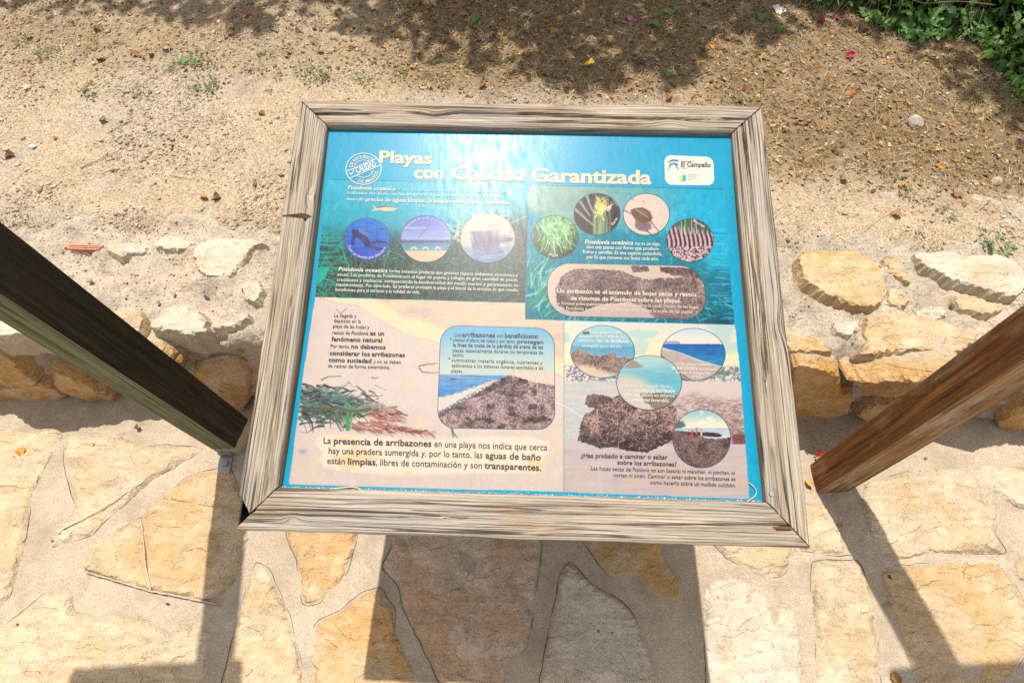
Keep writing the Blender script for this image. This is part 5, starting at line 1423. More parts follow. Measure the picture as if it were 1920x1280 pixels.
def straws(n, fn, seed, lmin, lmax, w, zh, palette, name, label, cat, pw=1.0):
    U, V = scatter(n, fn=fn, seed=seed, pw=pw); n = len(U); r = np.random.default_rng(seed + 1)
    a = r.uniform(0, 6.28, n); L = r.uniform(lmin, lmax, n) ; bend = r.normal(0, 1.0, n)
    ks = 5; pts = []
    x, y = np.zeros(n), np.zeros(n); ang = a.copy()
    for k in range(ks):
        pts.append(np.stack([x, y], 1)); x = x + np.cos(ang) * L / (ks - 1); y = y + np.sin(ang) * L / (ks - 1); ang = ang + bend / (ks - 1)
    pts = np.stack(pts, 1)                                # n,ks,2
    uu, vv = U[:, None] + pts[..., 0], V[:, None] + pts[..., 1]
    arch = zh * np.sin(np.linspace(0.15, 2.9, ks))[None] * r.uniform(.1, 1.4, (n, 1))
    Z = dz(uu, vv) + .0012 + arch + r.uniform(0, zh * .6, (n, 1))
    P = wl(uu, vv, Z)
    nrm = np.stack([-np.sin(a), np.cos(a), np.zeros(n)], 1)[:, None] * (w * r.uniform(.5, 1.3, n))[:, None, None] * np.array([.8, 1, 1, .8, .3])[None, :, None]
    Vx = np.stack([P - nrm, P + nrm], 2).reshape(-1, 3)
    base = (np.arange(n) * ks * 2)[:, None, None]
    q = np.array([[2 * k, 2 * k + 2, 2 * k + 3, 2 * k + 1] for k in range(ks - 1)])
    F = (q[None] + base).reshape(-1, 4)
    c = np.array(palette)[r.integers(0, len(palette), n)] * r.uniform(.75, 1.2, (n, 1))
    o = mk(name, Vx, F, M_tint(name + '_tint', .8, .2), col=np.repeat(c, ks * 2, 0), origin=(0, 1.6, .36))
    tag(o, label, cat, kind='stuff')
LF = lambda U, V, px, py: np.clip(litter(px, py) * 1.1, 0, 1) ** 1.3
straws(24000, LF, 51, .015, .075, .0006, .010, [(.38, .27, .13), (.24, .155, .07), (.50, .40, .24), (.12, .078, .038), (.30, .20, .085), (.16, .10, .045), (.10, .07, .04)], 'dry_grass', 'matted dry grass and straw lying on the dirt towards the ivy', 'dry grass')
straws(900, lambda U, V, px, py: np.full(U.shape, .3), 55, .01, .05, .0006, .004, [(.40, .30, .16), (.20, .13, .07), (.50, .40, .24)], 'straw_bits', 'sparse bits of straw and root lying over the open dirt', 'straw')
U, V = scatter(17000, fn=LF, seed=61); n = len(U); r = np.random.default_rng(62)
s = r.uniform(.003, .013, n) * r.uniform(.5, 1, n); a = r.uniform(0, 6.28, n); k6 = np.linspace(0, 6.28, 7)[:-1]
sh_ = np.stack([np.cos(k6)[None] * s[:, None] * r.uniform(.7, 1.2, (n, 6)), np.sin(k6)[None] * s[:, None] * .55 * r.uniform(.7, 1.2, (n, 6)), s[:, None] * r.uniform(-.25, .45, (n, 6))], -1)
sh_ = np.einsum('nij,nkj->nki', rotz(a), sh_)
P = wl(U, V, dz(U, V) + .003)[:, None] + sh_
c = np.array([(.19, .10, .04), (.32, .17, .055), (.09, .055, .03), (.40, .23, .08), (.42, .34, .22), (.24, .13, .05)])[r.integers(0, 6, n)] * r.uniform(.7, 1.2, (n, 1))
o = mk('leaf_litter', P.reshape(-1, 3), np.arange(n * 6).reshape(n, 6), M_tint('litter_tint', .8, .2), col=np.repeat(c, 6, 0), origin=(0, 1.7, .36))
tag(o, 'crumbled brown leaf litter covering the dirt under the tree', 'leaf litter', kind='stuff')
# rough crumbs on the wall top
r = np.random.default_rng(71); n = 9000
U = r.uniform(-2.0, 2.0, n); V = r.uniform(.04, .42, n); k = fbm(U * 5, V * 5, 311) + .25 * r.random(n) > .52; U, V = U[k], V[k]; n = len(U)
size = np.minimum(.0016 * np.exp(r.normal(0, .5, n)), .007)
loc = np.einsum('nij,nkj->nki', rotz(r.uniform(0, 6.28, n)), OCT[None] * size[:, None, None] * r.uniform(.6, 1.3, (n, 6, 1)) * np.array([1.2, 1, .7]))
idx_t = np.clip(np.searchsorted(np.concatenate([np.arange(-5, -1.9, .05), np.arange(-1.9, 1.9, .0095), np.arange(1.9, 5, .05)]), U), 0, nk_w_cols - 1)
idx_v = np.clip(np.searchsorted(wall_prof_v, V) + wall_prof_k0, 0, wall_grid.shape[0] - 1)
base = wall_grid[idx_v, idx_t] + np.array([0, 0, .001])
pc = pal[r.choice(9, n, p=[.3, .2, .2, .1, .05, .05, .05, .02, .03])]
cr_ = mk('mortar_crumbs', (base[:, None] + loc).reshape(-1, 3), (OF[None] + 6 * np.arange(n)[:, None, None]).reshape(-1, 3), M_tint('crumb_tint', .9, .1), col=np.repeat(pc, 6, 0), origin=(0, .9, .36))
tag(cr_, 'loose crumbs of mortar and grit lying on the wall top', 'crumbs', kind='stuff')

# ------------------------------------------------------------------ single loose things
LEAFM = M_objcol('dry_leaf', .65, .3, .4, 60, .0005)
def leaf_mesh(seed, curl, fold, lobes=0):
    r = random.Random(seed); V = []; F = []
    nx, ny = 9, 5
    for i in range(nx):
        t = i / (nx - 1); w = .34 * math.sin(math.pi * min(1, .04 + t * .98)) ** .75 * (1.15 - .45 * t) + .004
        if lobes: w *= 1 + .22 * math.sin(t * 17 + seed)
        for j in range(ny):
            s = j / (ny - 1) * 2 - 1
            V.append((t - .5 + r.uniform(-.03, .03) * abs(s), w * s * (1 + r.uniform(-.22, .14) * (abs(s) > .9)), fold * abs(s) * w + curl * ((t - .5) ** 2 * 1.6 + .25 * s * (t - .5)) + r.uniform(-.05, .05)))
    for i in range(nx - 1):
        for j in range(ny - 1): a = i * ny + j; F.append((a, a + ny, a + ny + 1, a + 1))
    V += [(.5, .012, .0), (.5, -.012, .0), (.72, .0, .06)]; b = nx * ny; F.append((b, b + 1, b + 2))
    me = bpy.data.meshes.new('leaf'); V = [(x, y, z - min(v[2] for v in V)) for x, y, z in V]
    me.from_pydata(V, [], F); me.materials.append(LEAFM)
    me.polygons.foreach_set('use_smooth', np.ones(len(me.polygons), bool)); return me
LM = [leaf_mesh(1, .5, .5), leaf_mesh(2, -.35, .7), leaf_mesh(3, .9, .2, 1), leaf_mesh(4, .2, 1.0), leaf_mesh(5, -.7, .3, 1)]
rl = random.Random(17)
def put(me, name, px, py, size, color=None, rz=None, tilt=.35, lift=.002, P=None):
    o = bpy.data.objects.new(name, me); C.objects.link(o)
    o.location = drop(np.array([px]), np.array([py]))[0] + [0, 0, lift] if P is None else P
    o.scale = (size,) * 3; o.rotation_euler = (rl.uniform(-tilt, tilt), rl.uniform(-tilt, tilt), rl.uniform(0, 6.28) if rz is None else rz)
    if color: o.color = (*color, 1)
    return o
LEAVES = [(58,72),(182,53),(428,58),(436,64),(590,84),(600,100),(313,92),(285,105),(193,115),(255,105),(440,125),(395,115),(545,100),(492,215),(197,228),(248,260),(383,372),(407,373),(22,292),(203,4),(125,2),(230,18),(25,12),(466,30),(580,30),(630,38),(535,3),(615,2),
 (785,105),(715,48),(770,122),(690,55),(840,60),(648,50),(730,50),(980,72),(985,35),(1020,42),(1170,45),(1040,115),(1038,60),(1062,132),(1060,165),(1147,165),(1253,185),(1252,172),(815,12),(787,8),(905,165),(772,128),(805,165),(650,5),(980,100),(963,106),(1210,110),(1200,118),(1234,95),(890,55),(845,80),(925,70),(945,65),(990,102),(1125,27),
 (1347,163),(1320,95),(1333,88),(1357,152),(1398,170),(1322,163),(1512,147),(1548,148),(1510,235),(1566,287),(1470,248),(1645,258),(1760,313),(1755,282),(1788,365),(1692,348),(1678,405),(1581,340),(1482,327),(1632,68),(1320,10),(1358,95),(700,20),(745,70),(860,100),(870,30),(1090,90),(1080,20),(1290,60),(1395,60),(1430,110),(1590,180),(1680,190),(660,92),(560,60)]
LC = [(.42, .20, .05), (.34, .155, .045), (.22, .10, .035), (.46, .28, .10), (.14, .075, .035), (.38, .24, .11), (.28, .15, .06)]
for i, (x, y) in enumerate(LEAVES):
    o = put(LM[i % 5], 'dry_leaf', x, y, rl.uniform(.020, .038), rl.choice(LC))
    tag(o, 'curled dry orange-brown leaf lying on the dirt behind the wall', 'leaf', 'dry leaves scattered on the dirt')
for (x, y, c, lab) in [(1103, 125, (.75, .60, .06), 'bright yellow leaf on the shaded dirt above the board'),]:
    tag(put(LM[0], 'yellow_leaf', x, y, .055, c), lab, 'leaf')
for (x, y) in [(1424, 35), (1463, 57), (890, 37), (1228, 52), (1250, 142), (1262, 27)]:
    tag(put(LM[1], 'green_leaf', x, y, .045, (.10, .24, .05)), 'fallen fresh green leaf lying on the shaded dirt', 'leaf', 'fallen green leaves')
for (x, y, s, c, lab) in [(1592, 107, .036, (.50, .01, .09), 'crimson petal lying alone on the sunlit litter below the ivy'), (1538, 42, .03, (.42, .01, .07), 'dark crimson petal nearest the white scrap'), (1568, 38, .03, (.50, .02, .13), 'crimson petal close to the ivy edge'), (1180, 37, .03, (.55, .12, .35), 'pink petal on the shaded dirt')]:
    tag(put(LM[3], 'petal', x, y, s, c), lab, 'petal', 'fallen petals')
# stones
def rock_mesh(seed, flat=.6, ang=.25):
    import bmesh
    bm = bmesh.new(); bmesh.ops.create_icosphere(bm, subdivisions=3, radius=.5)
    r = random.Random(seed); cuts = [Vector((r.gauss(0, 1), r.gauss(0, 1), r.gauss(0, 1))).normalized() for _ in range(9)]
    for v in bm.verts:
        for c in cuts:
            d = v.co.dot(c) - (.5 - ang * .55)
            if d > 0: v.co -= c * d * .85
        v.co.z *= flat
    z0 = min(v.co.z for v in bm.verts)
    for v in bm.verts: v.co.z -= z0 * .7
    me = bpy.data.meshes.new('rock'); bm.to_mesh(me); bm.free(); return me
ROCKM = M_objcol('loose_rock', .85, .2, .3, 9, .004)
for (x, y, s, c, fl, nm, lab) in [
  (1710, 234, .088, (.42, .38, .33), .7, 'rock', 'angular pale grey rock lying on the dry litter right of the board'), (1866, 341, .06, (.40, .35, .26), .7, 'rock', 'rounded tan rock near the right edge'),
  (1752, 333, .04, (.60, .57, .52), .5, 'pebble', 'flat whitish pebble left of the tan rock'), (62, 276, .040, (.62, .60, .58), .7, 'pebble', 'white quartz pebble at the far left of the dirt'), (105, 260, .030, (.46, .14, .08), .7, 'pebble', 'small red brick pebble beside the white quartz'),
  (50, 165, .05, (.48, .42, .34), .5, 'pebble', 'pale pebble half sunk in the upper left dirt'), (87, 248, .024, (.60, .57, .5), .5, 'pebble', 'tiny white pebble above the red one'), (445, 337, .030, (.62, .58, .5), .4, 'pebble', 'thin white stone chip left of the board'),
  (1613, 231, .022, (.60, .56, .5), .5, 'pebble', 'small white pebble left of the grey rock'), (1210, 112, .032, (.5, .5, .5), .6, 'pebble', 'grey pebble on the shaded dirt above the board'), (175, 190, .020, (.06, .055, .05), .5, 'pebble', 'black pebble below the left weed tuft'), (158, 192, .014, (.08, .07, .06), .5, 'pebble', 'smallest dark pebble left of the black one'),
  (230, 410, .018, (.14, .12, .11), .5, 'pebble', 'dark grey pebble near the wall top'), (1640, 12, .05, (.3, .25, .2), .5, 'pebble', 'brown pebble at the foot of the ivy')]:
    o = put(rock_mesh(int(x + y), fl, .42), nm, x, y, s * .72, c, tilt=.2, lift=-.004); o.data.materials.append(ROCKM)
    tag(o, lab, nm, 'single stones on the dirt')
for (x, y, s, c, lab) in [(170, 527, .032, (.30, .29, .28), 'slate grey chip on the wall top beside the green post'), (382, 546, .028, (.30, .29, .28), 'grey angular pebble in the middle of the wall mortar'), (326, 552, .022, (.52, .35, .13), 'small yellow pebble on the wall mortar'), (297, 567, .026, (.28, .27, .26), 'dark grey pebble low on the wall mortar'), (1785, 573, .03, (.16, .14, .12), 'dark round pebble beside the ochre stone of the wall')]:
    o = put(rock_mesh(int(x * 3 + y), .4, .4), 'pebble', x, y, s * .62, c, tilt=.2, P=onz(float(x), float(y), WH + .006) + [0, 0, .0]); o.data.materials.append(ROCKM)
    tag(o, lab, 'pebble', 'pebbles on the wall')
# debris on the paving
for (x, y, s, c, lab, mi_) in [(41, 846, .034, (.52, .25, .04), 'curled orange leaf on the cream flagstone at far left', 1), (174, 832, .016, (.50, .30, .08), 'small yellow crumb of leaf near the wall shadow', 0), (1517, 906, .028, (.58, .33, .10), 'orange leaf beside the foot of the brown post', 3), (1667, 1080, .014, (.05, .03, .02), 'tiny dark leaf in the brown post shadow', 2), (1663, 1131, .019, (.30, .18, .07), 'brown curled leaf lower in the brown post shadow', 2), (1682, 1274, .034, (.30, .17, .05), 'brown leaf at the bottom edge of the paving', 0), (1575, 983, .016, (.30, .16, .07), 'thin brown leaf on the paving beside the board corner', 1), (260, 800, .022, (.12, .07, .03), 'dark curled leaf in the wall shadow left', 4)]:
    o = put(LM[mi_], 'dry_leaf', x, y, s, c, P=onz(float(x), float(y), .010)); tag(o, lab, 'leaf')
for (x, y, s, lab) in [(314, 1131, .010, 'small dark pebble below the big ochre flagstone'), (34, 1170, .011, 'small dark pebble at lower left of the paving'), (1822, 923, .010, 'yellow pebble on the pale flagstone at right'), (1736, 858, .012, 'brown pebble in the wall shadow at right'), (97, 1013, .009, 'tiny yellow pebble in the mortar at left'), (1122, 1183, .016, 'dark grey fragment in the upper part of the pale pointed flagstone'), (1146, 1185, .013, 'brown fragment beside the dark grey one in the pale flagstone'), (1151, 1210, .011, 'small rusty fragment in the middle of the pale flagstone'), (1168, 1251, .020, 'largest dark fragment low in the pale pointed flagstone')]:
    o = put(rock_mesh(int(x), .2 if 'fragment' in lab else .6, .5), 'pebble', x, y, s * (.75 if 'fragment' in lab else 1), (.26, .22, .19) if 'fragment' in lab and 'dark' in lab else (.12, .10, .08) if 'dark' in lab else (.40, .26, .1), P=onz(float(x), float(y), .0085 if 'fragment' in lab else .004)); o.data.materials.append(ROCKM); tag(o, lab, 'pebble', 'pebbles on the paving')
# red blossom by the brown post
REDM = M_flat('red_petal', (.50, .012, .012), .5, .3)
V = []; F = []
pf = onz(1534., 853., .012)
for k in range(5):
    a = k * 1.257; b = len(V)
    for (rr2, da, z) in [(.002, 0, 0), (.006, -.5, .006), (.011, -.28, .014), (.012, 0, .012), (.011, .28, .014), (.006, .5, .006)]: V.append(pf + [rr2 * math.cos(a + da), rr2 * math.sin(a + da), z])
    F.append(list(range(b, b + 6)))
tag(mk('red_blossom', V, F, REDM), 'small fallen red blossom behind the foot of the brown post', 'flower')
# crumpled white scrap
import bmesh
def crumple(seed):
    bm = bmesh.new(); bmesh.ops.create_grid(bm, x_segments=9, y_segments=9, size=.5); r = random.Random(seed)
    for v in bm.verts: v.co.z = .34 * (fbm(np.array([v.co.x * 3.1]), np.array([v.co.y * 3.1]), seed)[0] - .2) ; v.co.x *= .55 + .3 * r.random(); v.co.y *= .8 + .25 * r.random()
    me = bpy.data.meshes.new('scrap'); bm.to_mesh(me); bm.free(); return me
me = crumple(3); me.materials.append(M_flat('white_paper', (.72, .72, .72), .7, .3))
tag(put(me, 'paper_scrap', 1460, 20, .055, None, .5, .1), 'crumpled white paper scrap lying near the top of the dirt', 'paper')

# twigs and straws: bent tubes
def tube(name, P, rad, mat, ns=6):
    P = np.asarray(P, float); n = len(P); t = np.gradient(P, axis=0); t /= np.linalg.norm(t, axis=1)[:, None]
    a = np.cross(t, [0, 0, 1.]); a /= np.linalg.norm(a, axis=1)[:, None] + 1e-9; b = np.cross(t, a)
    rad = np.asarray(rad) * np.ones(n); th = np.linspace(0, 2 * math.pi, ns + 1)[:-1]
    V = P[:, None] + rad[:, None, None] * (a[:, None] * np.cos(th)[None, :, None] + b[:, None] * np.sin(th)[None, :, None])
    F = [[i * ns + k, i * ns + (k + 1) % ns, (i + 1) * ns + (k + 1) % ns, (i + 1) * ns + k] for i in range(n - 1) for k in range(ns)] + [list(range(ns))[::-1], list(range((n - 1) * ns, n * ns))]
    return mk(name, V.reshape(-1, 3), F, mat, smooth=True)
TW = M_flat('twig_bark', (.22, .15, .085), .85, .2); STR = M_flat('straw_stem', (.52, .41, .22), .6, .3)
def curve2(pts, k=14):
    p = np.array(pts, float); t = np.linspace(0, len(p) - 1, k); x = np.interp(t, range(len(p)), p[:, 0]); y = np.interp(t, range(len(p)), p[:, 1])
    kx = np.array([1, 2, 1]) / 4; xs = np.convolve(np.pad(x, 1, 'edge'), kx, 'valid'); ys = np.convolve(np.pad(y, 1, 'edge'), kx, 'valid')
    xs[0], xs[-1], ys[0], ys[-1] = x[0], x[-1], y[0], y[-1]; return xs, ys
for pts, w, mt, lab in [([(203, 251), (228, 238), (250, 227)], .0022, TW, 'thin straight twig on the left dirt'), ([(152, 317), (185, 302), (217, 287)], .0024, TW, 'bent twig lowest on the left dirt'), ([(148, 318), (155, 326), (195, 326)], .0014, STR, 'pale straw beside the bent twig'), ([(318, 329), (345, 336), (400, 341)], .0016, TW, 'long thin stem on the dirt left of the board'),
                         ([(270, 153), (300, 143), (328, 128)], .0013, TW, 'fine dark stem beside the green weeds'), ([(57, 344), (75, 351), (112, 353)], .0012, STR, 'fine straw near the green post'), ([(1312, 148), (1340, 135), (1364, 108)], .0014, STR, 'yellow straw above the right board corner'), ([(1437, 232), (1462, 226), (1466, 205), (1458, 190)], .0022, STR, 'curved green-yellow stem right of the board'),
                         ([(1625, 430), (1650, 410), (1690, 390), (1708, 383)], .0011, STR, 'thin long straw right of the board above the wall'), ([(1525, 280), (1540, 310)], .001, STR, 'short straw right of the top corner'), ([(1200, 165), (1230, 180), (1250, 195)], .0016, STR, 'straw touching the top rail in the photo'), ([(1765, 388), (1790, 395)], .0022, TW, 'dark short twig at right above the wall')]:
    x, y = curve2(pts); P = drop(x, y) + [0, 0, .004]
    tag(tube('twig' if mt is TW else 'straw', P, np.linspace(w * .6, w * .35, len(P)), mt), lab, 'twig' if mt is TW else 'straw', 'twigs and straws on the dirt')
x, y = curve2([(105, 998), (190, 951), (268, 903)], 22)
tag(tube('straw', onz(x, y, .012), np.linspace(.0022, .0013, 22), M_flat('bleached_stem', (.60, .54, .44), .7, .2)), 'long bleached straw lying across the flagstones at lower left', 'straw')
# straws and sand caught on the printed panel
for pts, w, lab, c in [([(562, 921), (600, 919), (640, 914), (665, 912), (680, 919), (692, 927)], .0011, 'bent dry straw lying on the panel at the lower left corner', STR), ([(1404, 905), (1412, 910), (1419, 921), (1416, 930), (1404, 938), (1392, 944)], .0008, 'fine curled pale straw in the lower right corner of the panel', STR)]:
    x, y = curve2(pts, 20); tag(tube('straw', panel_pt(x, y, .003), w, c), lab, 'straw')
r = np.random.default_rng(81); n = 1700
t = r.random(n); q = INN[0] + (INN[1] - INN[0]) * (t[:, None] * 1.0); up = r.exponential(.0009, n) * (.3 + 1.4 * fbm(t * 24, t * 0, 83))
c0 = np.stack([q[:, 0], q[:, 1] + up + .004], 1)
# the strip that can be seen from above the bottom rail: shift along the view line
hp = np.full(n, -DEPTH)
Psand = ab(c0[:, 0], c0[:, 1], hp + .0008)
vis = ab(*(INN[0] + (INN[1] - INN[0]) * t[:, None]).T, np.zeros(n))
d = vis - CAMP; tt = ((po + e3 * (.001 + .080 * .295 ** 2) - CAMP) @ e3) / (d @ e3); Psand = CAMP + d * tt[:, None] + e2 * (up - .001)[:, None]
size = np.minimum(.0007 * np.exp(r.normal(0, .4, n)), .0022)
loc = np.einsum('nij,nkj->nki', rotz(r.uniform(0, 6.28, n)), OCT[None] * size[:, None, None] * r.uniform(.6, 1.3, (n, 6, 1)))
pc = np.array([(.60, .50, .37), (.62, .54, .42), (.48, .37, .25), (.7, .66, .58)])[r.integers(0, 4, n)]
sd = mk('sand', (Psand[:, None] + loc).reshape(-1, 3), (OF[None] + 6 * np.arange(n)[:, None, None]).reshape(-1, 3), M_tint('sand_grains', .9, .1), col=np.repeat(pc, 6, 0))
tag(sd, 'line of sand grains caught on the panel along the bottom rail', 'sand', kind='stuff')

# ------------------------------------------------------------------ weeds
WEEDM = M_objcol('weed_leaf', .6, .3, .35, 25, .0003)
def weed_mesh(seed, n, spread, up):
    r = random.Random(seed); V = []; F = []
    for _ in range(n):
        a = r.uniform(0, 6.28); d = r.random() ** .7 * spread; L = r.uniform(.12, .3); w = L * r.uniform(.25, .42); b = len(V)
        o = Vector((d * math.cos(a), d * math.sin(a), r.uniform(.01, up))); a2 = a + r.uniform(-1.2, 1.2); el = r.uniform(.1, .9)
        ax = Vector((math.cos(a2) * math.cos(el), math.sin(a2) * math.cos(el), math.sin(el))); sd_ = Vector((-math.sin(a2), math.cos(a2), r.uniform(-.3, .3)))
        for t, s in ((0, .15), (.35, 1), (.7, .8), (1, .08)):
            c = o + ax * L * t - Vector((0, 0, .12 * t * t * L)); V += [c - sd_ * w * s * .5, c + sd_ * w * s * .5]
        for k in range(3): F.append((b + 2 * k, b + 2 * k + 1, b + 2 * k + 3, b + 2 * k + 2))
    me = bpy.data.meshes.new('weed'); me.from_pydata([tuple(v) for v in V], [], F); me.materials.append(WEEDM); return me
WM = [weed_mesh(1, 60, .6, .14), weed_mesh(2, 36, .5, .18), weed_mesh(3, 90, .85, .12), weed_mesh(4, 22, .4, .25)]
for i, (x, y, w, k) in enumerate([(345,125,30,0),(363,118,26,2),(398,130,18,1),(466,128,16,1),(385,168,28,2),(398,164,18,1),(263,170,18,1),(170,168,24,0),(178,180,18,3),(180,85,14,3),(40,75,20,1),(135,70,14,1),(85,105,26,2),(220,85,22,1),(570,133,24,1),(592,140,26,2),(612,146,16,3),(500,105,20,1),(525,145,18,1),(505,172,16,3),(425,225,18,1),(672,145,14,0),(690,160,20,1),(755,150,14,3),(750,140,16,0),(830,160,18,1),(945,110,16,0),(1380,185,16,0),(1455,190,14,1),(1445,320,16,1),(1700,365,22,1),(1730,382,16,0),(1770,405,24,1),(1670,325,16,1),(1862,455,30,0),(1660,330,14,3),(1725,295,14,1),(1815,60,18,0),(860,85,18,1),(1110,160,22,1),(1025,165,20,1),(600,45,20,1),(55,155,14,3),(1826,8,18,2)]):
    g_ = i in (0, 1, 5, 14, 17, 21, 26, 27, 34, 40)
    o = put(WM[k], 'weed', x, y, w / 430 * 1.15, rl.choice([(.12, .19, .07), (.085, .15, .04)]) if g_ else rl.choice([(.17, .155, .05), (.15, .14, .045), (.11, .135, .04), (.22, .16, .06)]), tilt=.05, lift=-.002)
    tag(o, 'low tuft of small green or olive weed growing in the dirt', 'weed', 'weed tufts growing in the dirt')

# ------------------------------------------------------------------ ivy at the upper right
def M_leafy(name, dark, light, rough=.42, trans=.25):
    t = NT(name); v = t.node('ShaderNodeNewGeometry')
    rnd = t.attr('tint', 'Color')
    n = t.noise(v.outputs['Position'], 60, 3, .6)
    col = t.mix(.5, rnd, t.ramp(n, [(.3, .65), (.7, 1.3)]), 'MULTIPLY')
    t.out(col, rough, t.bump(n, .0006), .45)
    tr = t.node('ShaderNodeBsdfTranslucent'); t.link(col, tr.inputs[0])
    mx = t.node('ShaderNodeMixShader'); mx.inputs[0].default_value = trans
    o = t.n['Material Output']; t.link(t.b.outputs[0], mx.inputs[1]); t.link(tr.outputs[0], mx.inputs[2]); t.link(mx.outputs[0], o.inputs[0])
    return t.m
IVYM = M_leafy('ivy_leaf', None, None)
lob = [(0, -.10), (.16, -.42), (.40, -.40), (.36, -.12), (.70, -.22), (1.02, 0), (.70, .22), (.36, .12), (.40, .40), (.16, .42), (0, .10)]
LB = np.array([(.28, 0, .03)] + [(x, y, -.10 * abs(y) - .12 * x * x) for x, y in lob])
LBF = np.array([[0, 1 + k, 1 + (k + 1) % 11] for k in range(11)])
edge_u = np.array([[1495, -8], [1530, 8], [1575, 16], [1620, 28], [1660, 42], [1715, 66], [1760, 62], [1830, 62], [1862, 95], [1890, 150], [1915, 178], [1990, 230], [2090, 330]], float)
Pe = drop(edge_u[:, 0], edge_u[:, 1]); eu = (Pe - WO) @ WX; ev = (Pe - WO) @ WY
r = np.random.default_rng(91)
n = 24000
U = r.uniform(eu.min() - .25, eu.max() + 1.1, n); V = r.uniform(ev.min() - .3, ev.max() + 1.9, n)
poly = np.concatenate([np.stack([eu, ev], 1), [[eu.max() + 1.2, ev.min()], [eu.max() + 1.2, ev.max() + 2], [eu.min() - .2, ev.max() + 2]]])
pp = np.stack([U, V], 1); ins = inside(pp, poly); dd = pdist(pp, np.concatenate([np.stack([eu, ev], 1), np.stack([eu, ev], 1)[::-1]])) * np.where(ins, 1, -1)
k = (dd > -.07 + .08 * fbm(U * 9, V * 9, 95)) & (dd < 1.6); U, V, dd = U[k], V[k], dd[k]; n = len(U)
mound = .03 + .75 * (1 - np.exp(-np.clip(dd, 0, 9) * 1.9)) * (.75 + .5 * fbm(U * 3.5, V * 3.5, 96))
depth = r.random(n) ** 1.6 * np.minimum(.14, mound * .8)
ctr = wl(U, V, dz(U, V) + mound - depth)
az = r.normal(-1.57, .95, n) ; el = r.normal(-.35, .35, n); roll = r.normal(0, .45, n)
ax = np.stack([np.cos(az) * np.cos(el), np.sin(az) * np.cos(el), np.sin(el)], 1)
sd_ = np.cross(ax, [0, 0, 1.]); sd_ /= np.linalg.norm(sd_, axis=1)[:, None]; sd_ = -sd_; up = np.cross(ax, sd_)
sd2 = sd_ * np.cos(roll)[:, None] + up * np.sin(roll)[:, None]; up2 = np.cross(ax, sd2)
sz = r.uniform(.035, .072, n) * np.where(dd < .03, .75, 1)
cup = r.uniform(-.5, 1.6, n)[:, None, None]
VV = ctr[:, None] + sz[:, None, None] * (LB[None, :, 0:1] * ax[:, None] + LB[None, :, 1:2] * sd2[:, None] + LB[None, :, 2:3] * cup * up2[:, None])
c = 1.7 * np.array([(.050, .120, .022), (.075, .165, .030), (.035, .085, .020), (.105, .210, .040), (.060, .130, .035), (.16, .25, .05)])[r.choice(6, n, p=[.28, .26, .2, .12, .1, .04])] * r.uniform(.8, 1.2, (n, 1))
ivy = empty('ivy', wl(eu.mean() + .4, ev.mean() + .4, .36))
tag(ivy, 'dense dark green ivy creeping onto the dirt in the upper right corner', 'ivy')
mk('foliage', VV.reshape(-1, 3), (LBF[None] + 12 * np.arange(n)[:, None, None]).reshape(-1, 3), IVYM, ivy, col=np.repeat(c, 12, 0), smooth=False)
# shaded inner mass of old stems
gx = np.linspace(eu.min() - .1, eu.max() + 1.1, 70); gy = np.linspace(ev.min() - .2, ev.max() + 1.7, 60)
gU, gV, gF = grid(gx, gy); pp = np.stack([gU, gV], 1)
gd = pdist(pp, np.concatenate([np.stack([eu, ev], 1), np.stack([eu, ev], 1)[::-1]])) * np.where(inside(pp, poly), 1, -1)
gm = .75 * (1 - np.exp(-np.clip(gd - .05, 0, 9) * 1.9)) * (.75 + .5 * fbm(gU * 3.5, gV * 3.5, 96)) - .10
for q in range(26):
    x0 = rl.uniform(1520, 1900); y0 = float(np.interp(x0, edge_u[:, 0], edge_u[:, 1])) - rl.uniform(-6, 30); a = rl.uniform(.4, 2.6)
    x, y = curve2([(x0, y0), (x0 + 12 * math.cos(a), y0 + 9 * math.sin(a)), (x0 + 24 * math.cos(a + .4), y0 + 20 * math.sin(a + .4))], 9)
    Pq = drop(x, y) + np.linspace(.09, .01, 9)[:, None] * np.array([0, 0, 1.]); oq = tube('ivy_stem', Pq, .0013, TW); wq = WLOC[oq.name]; oq.parent = ivy; oq.location = wq - WLOC[ivy.name]
mk('stem_mass', wl(gU, gV, dz(gU, gV) + np.where(gd > .05, gm, -.1)), gF, M_flat('old_ivy_stems', (.045, .035, .02), .9, .1), ivy, smooth=True)
def ptube(name, P, rad, mat, parent):
    o = tube(name, P, rad, mat); w = WLOC[o.name]; o.parent = parent; o.location = w - WLOC[parent.name]; return o
DRY = M_flat('dry_grey_stem', (.42, .37, .29), .8, .2)
for i in range(16):
    x0, y0 = 1712 + rl.uniform(-14, 40), 22 + rl.uniform(-14, 14); a = rl.uniform(-.5, .9) if i < 11 else rl.uniform(0, 6.28)
    pts = [(x0 + math.cos(a + j * .14) * j * rl.uniform(9, 13), y0 + math.sin(a + j * .2) * j * 6) for j in range(6)]
    x, y = curve2(pts, 12); P0 = drop(x, y); u_ = (P0 - WO) @ WX
    P = P0 + [0, 0, .10] + np.array([0, 0, .03])[None] * np.sin(np.arange(12) * .8 + i)[:, None]; ptube('dry_stem', P, .0011, DRY, ivy)
for pts in ([(1858, 60), (1866, 85), (1868, 110), (1876, 130)], [(1895, 40), (1885, 75), (1890, 110), (1904, 130)], [(1560, 20), (1545, 45), (1548, 60)], [(1680, 50), (1700, 58), (1760, 52), (1830, 60)]):
    x, y = curve2(pts, 12); ptube('ivy_stem', drop(x, y) + np.array([0, 0, .10]), .0018, TW, ivy)

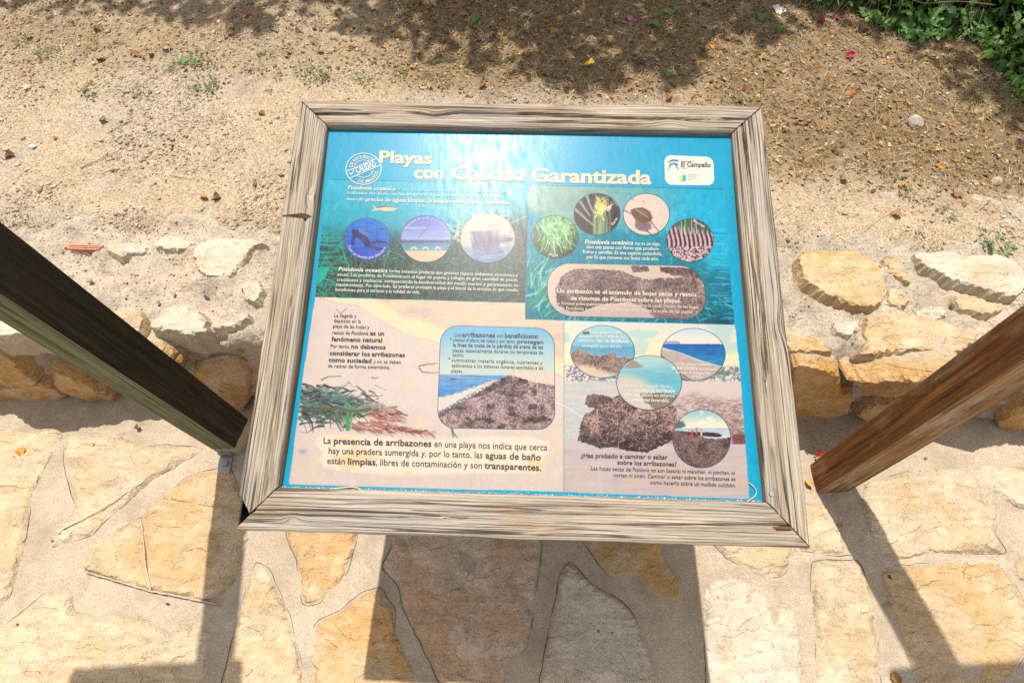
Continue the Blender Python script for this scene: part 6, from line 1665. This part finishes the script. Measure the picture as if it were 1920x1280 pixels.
# ------------------------------------------------------------------ tree standing behind, its crown shades the upper part of the dirt
def shade(px, py):
    """photo region that lies in the tree's shadow"""
    xk = [-200, 0, 150, 330, 420, 500, 530, 580, 640, 700, 760, 860, 930, 1010, 1080, 1150, 1210, 1250, 1275, 1290, 1320, 1400, 1520, 1600, 1700, 1760, 1830, 1900, 2100]
    yk = [22, 26, 20, 36, 54, 58, 34, 38, 62, 86, 116, 132, 140, 152, 176, 158, 135, 150, 176, 140, 95, 84, 66, 76, 90, 130, 200, 250, 330]
    return np.interp(px, xk, yk) - py + 26 * (fbm(px * .03, py * .03, 201) - .5)
r = np.random.default_rng(101); n = 60000
px = r.uniform(-260, 2250, n); py = r.uniform(-700, 330, n)
sv = shade(px, py)
right = (px > 1690)
dens = np.where(right, .40, np.where(px > 1480, .45, .95)) * sstep(-4, 22, sv)
dens *= np.where((fbm(px * .028, py * .034, 203) > .56) & (sv < 70), .12, 1)
k = r.random(n) < dens; G = drop(px[k], py[k]); m_ = len(G)
zc = r.uniform(1.95, 3.1, m_) + .5 * fbm(G[:, 0] * 1.5, G[:, 1] * 1.5, 204)
P = G + S[None] * ((zc - G[:, 2]) / S[2])[:, None]
# thin out by world density so that far rows are not overfull
w = np.clip(((P - CAMP) @ _F) / 2.6, .3, 1) ; k = (r.random(m_) < .62); P = P[k]; m_ = len(P)
az = r.uniform(0, 6.28, m_); el = r.normal(0, .35, m_)
ax = np.stack([np.cos(az) * np.cos(el), np.sin(az) * np.cos(el), np.sin(el)], 1); sd_ = np.cross(ax, [0, 0, 1.]); sd_ /= np.linalg.norm(sd_, axis=1)[:, None]; up = np.cross(sd_, ax)
ls = r.uniform(.05, .085, m_); q = np.array([(0, 0, 0), (.3, -.28, .04), (.7, -.22, .02), (1, 0, -.06), (.7, .22, .02), (.3, .28, .04)])
VV = P[:, None] + ls[:, None, None] * (q[None, :, 0:1] * ax[:, None] + q[None, :, 1:2] * sd_[:, None] + q[None, :, 2:3] * up[:, None])
c = np.array([(.06, .13, .03), (.09, .17, .04), (.045, .10, .025)])[r.integers(0, 3, m_)]
tr = empty('tree', (-.3, 5.6, .4))
tag(tr, 'spreading leafy tree behind the dirt whose crown shades the ground', 'tree')
BARK = M_flat('tree_bark', (.20, .155, .11), .9, .15)
trunk = np.array([(-.3, 5.6, .3), (-.25, 5.5, .9), (-.1, 5.3, 1.6), (.1, 5.0, 2.3), (.2, 4.6, 2.7)]); ptube('trunk', trunk, [.16, .13, .12, .10, .07], BARK, tr)
mk('crown', VV.reshape(-1, 3), (np.arange(m_)[:, None] * 6 + np.arange(6)[None]), M_leafy('tree_leaf', None, None, .5, .3), tr, col=np.repeat(c, 6, 0))
for e in [(-1.6, 3.6, 2.6), (-.6, 3.3, 2.5), (.6, 3.3, 2.5), (1.7, 3.6, 2.6), (2.4, 4.4, 2.8), (-2.4, 4.4, 2.8), (.2, 3.0, 2.9)]:
    b = np.array([(.1, 5.0, 2.3), np.array([.1, 5.0, 2.3]) * .5 + np.array(e) * .5 + [0, 0, .25], e]); t = np.linspace(0, 2, 9)
    ptube('limb', np.stack([np.interp(t, [0, 1, 2], b[:, i]) for i in range(3)], 1), np.linspace(.06, .015, 9), BARK, tr)
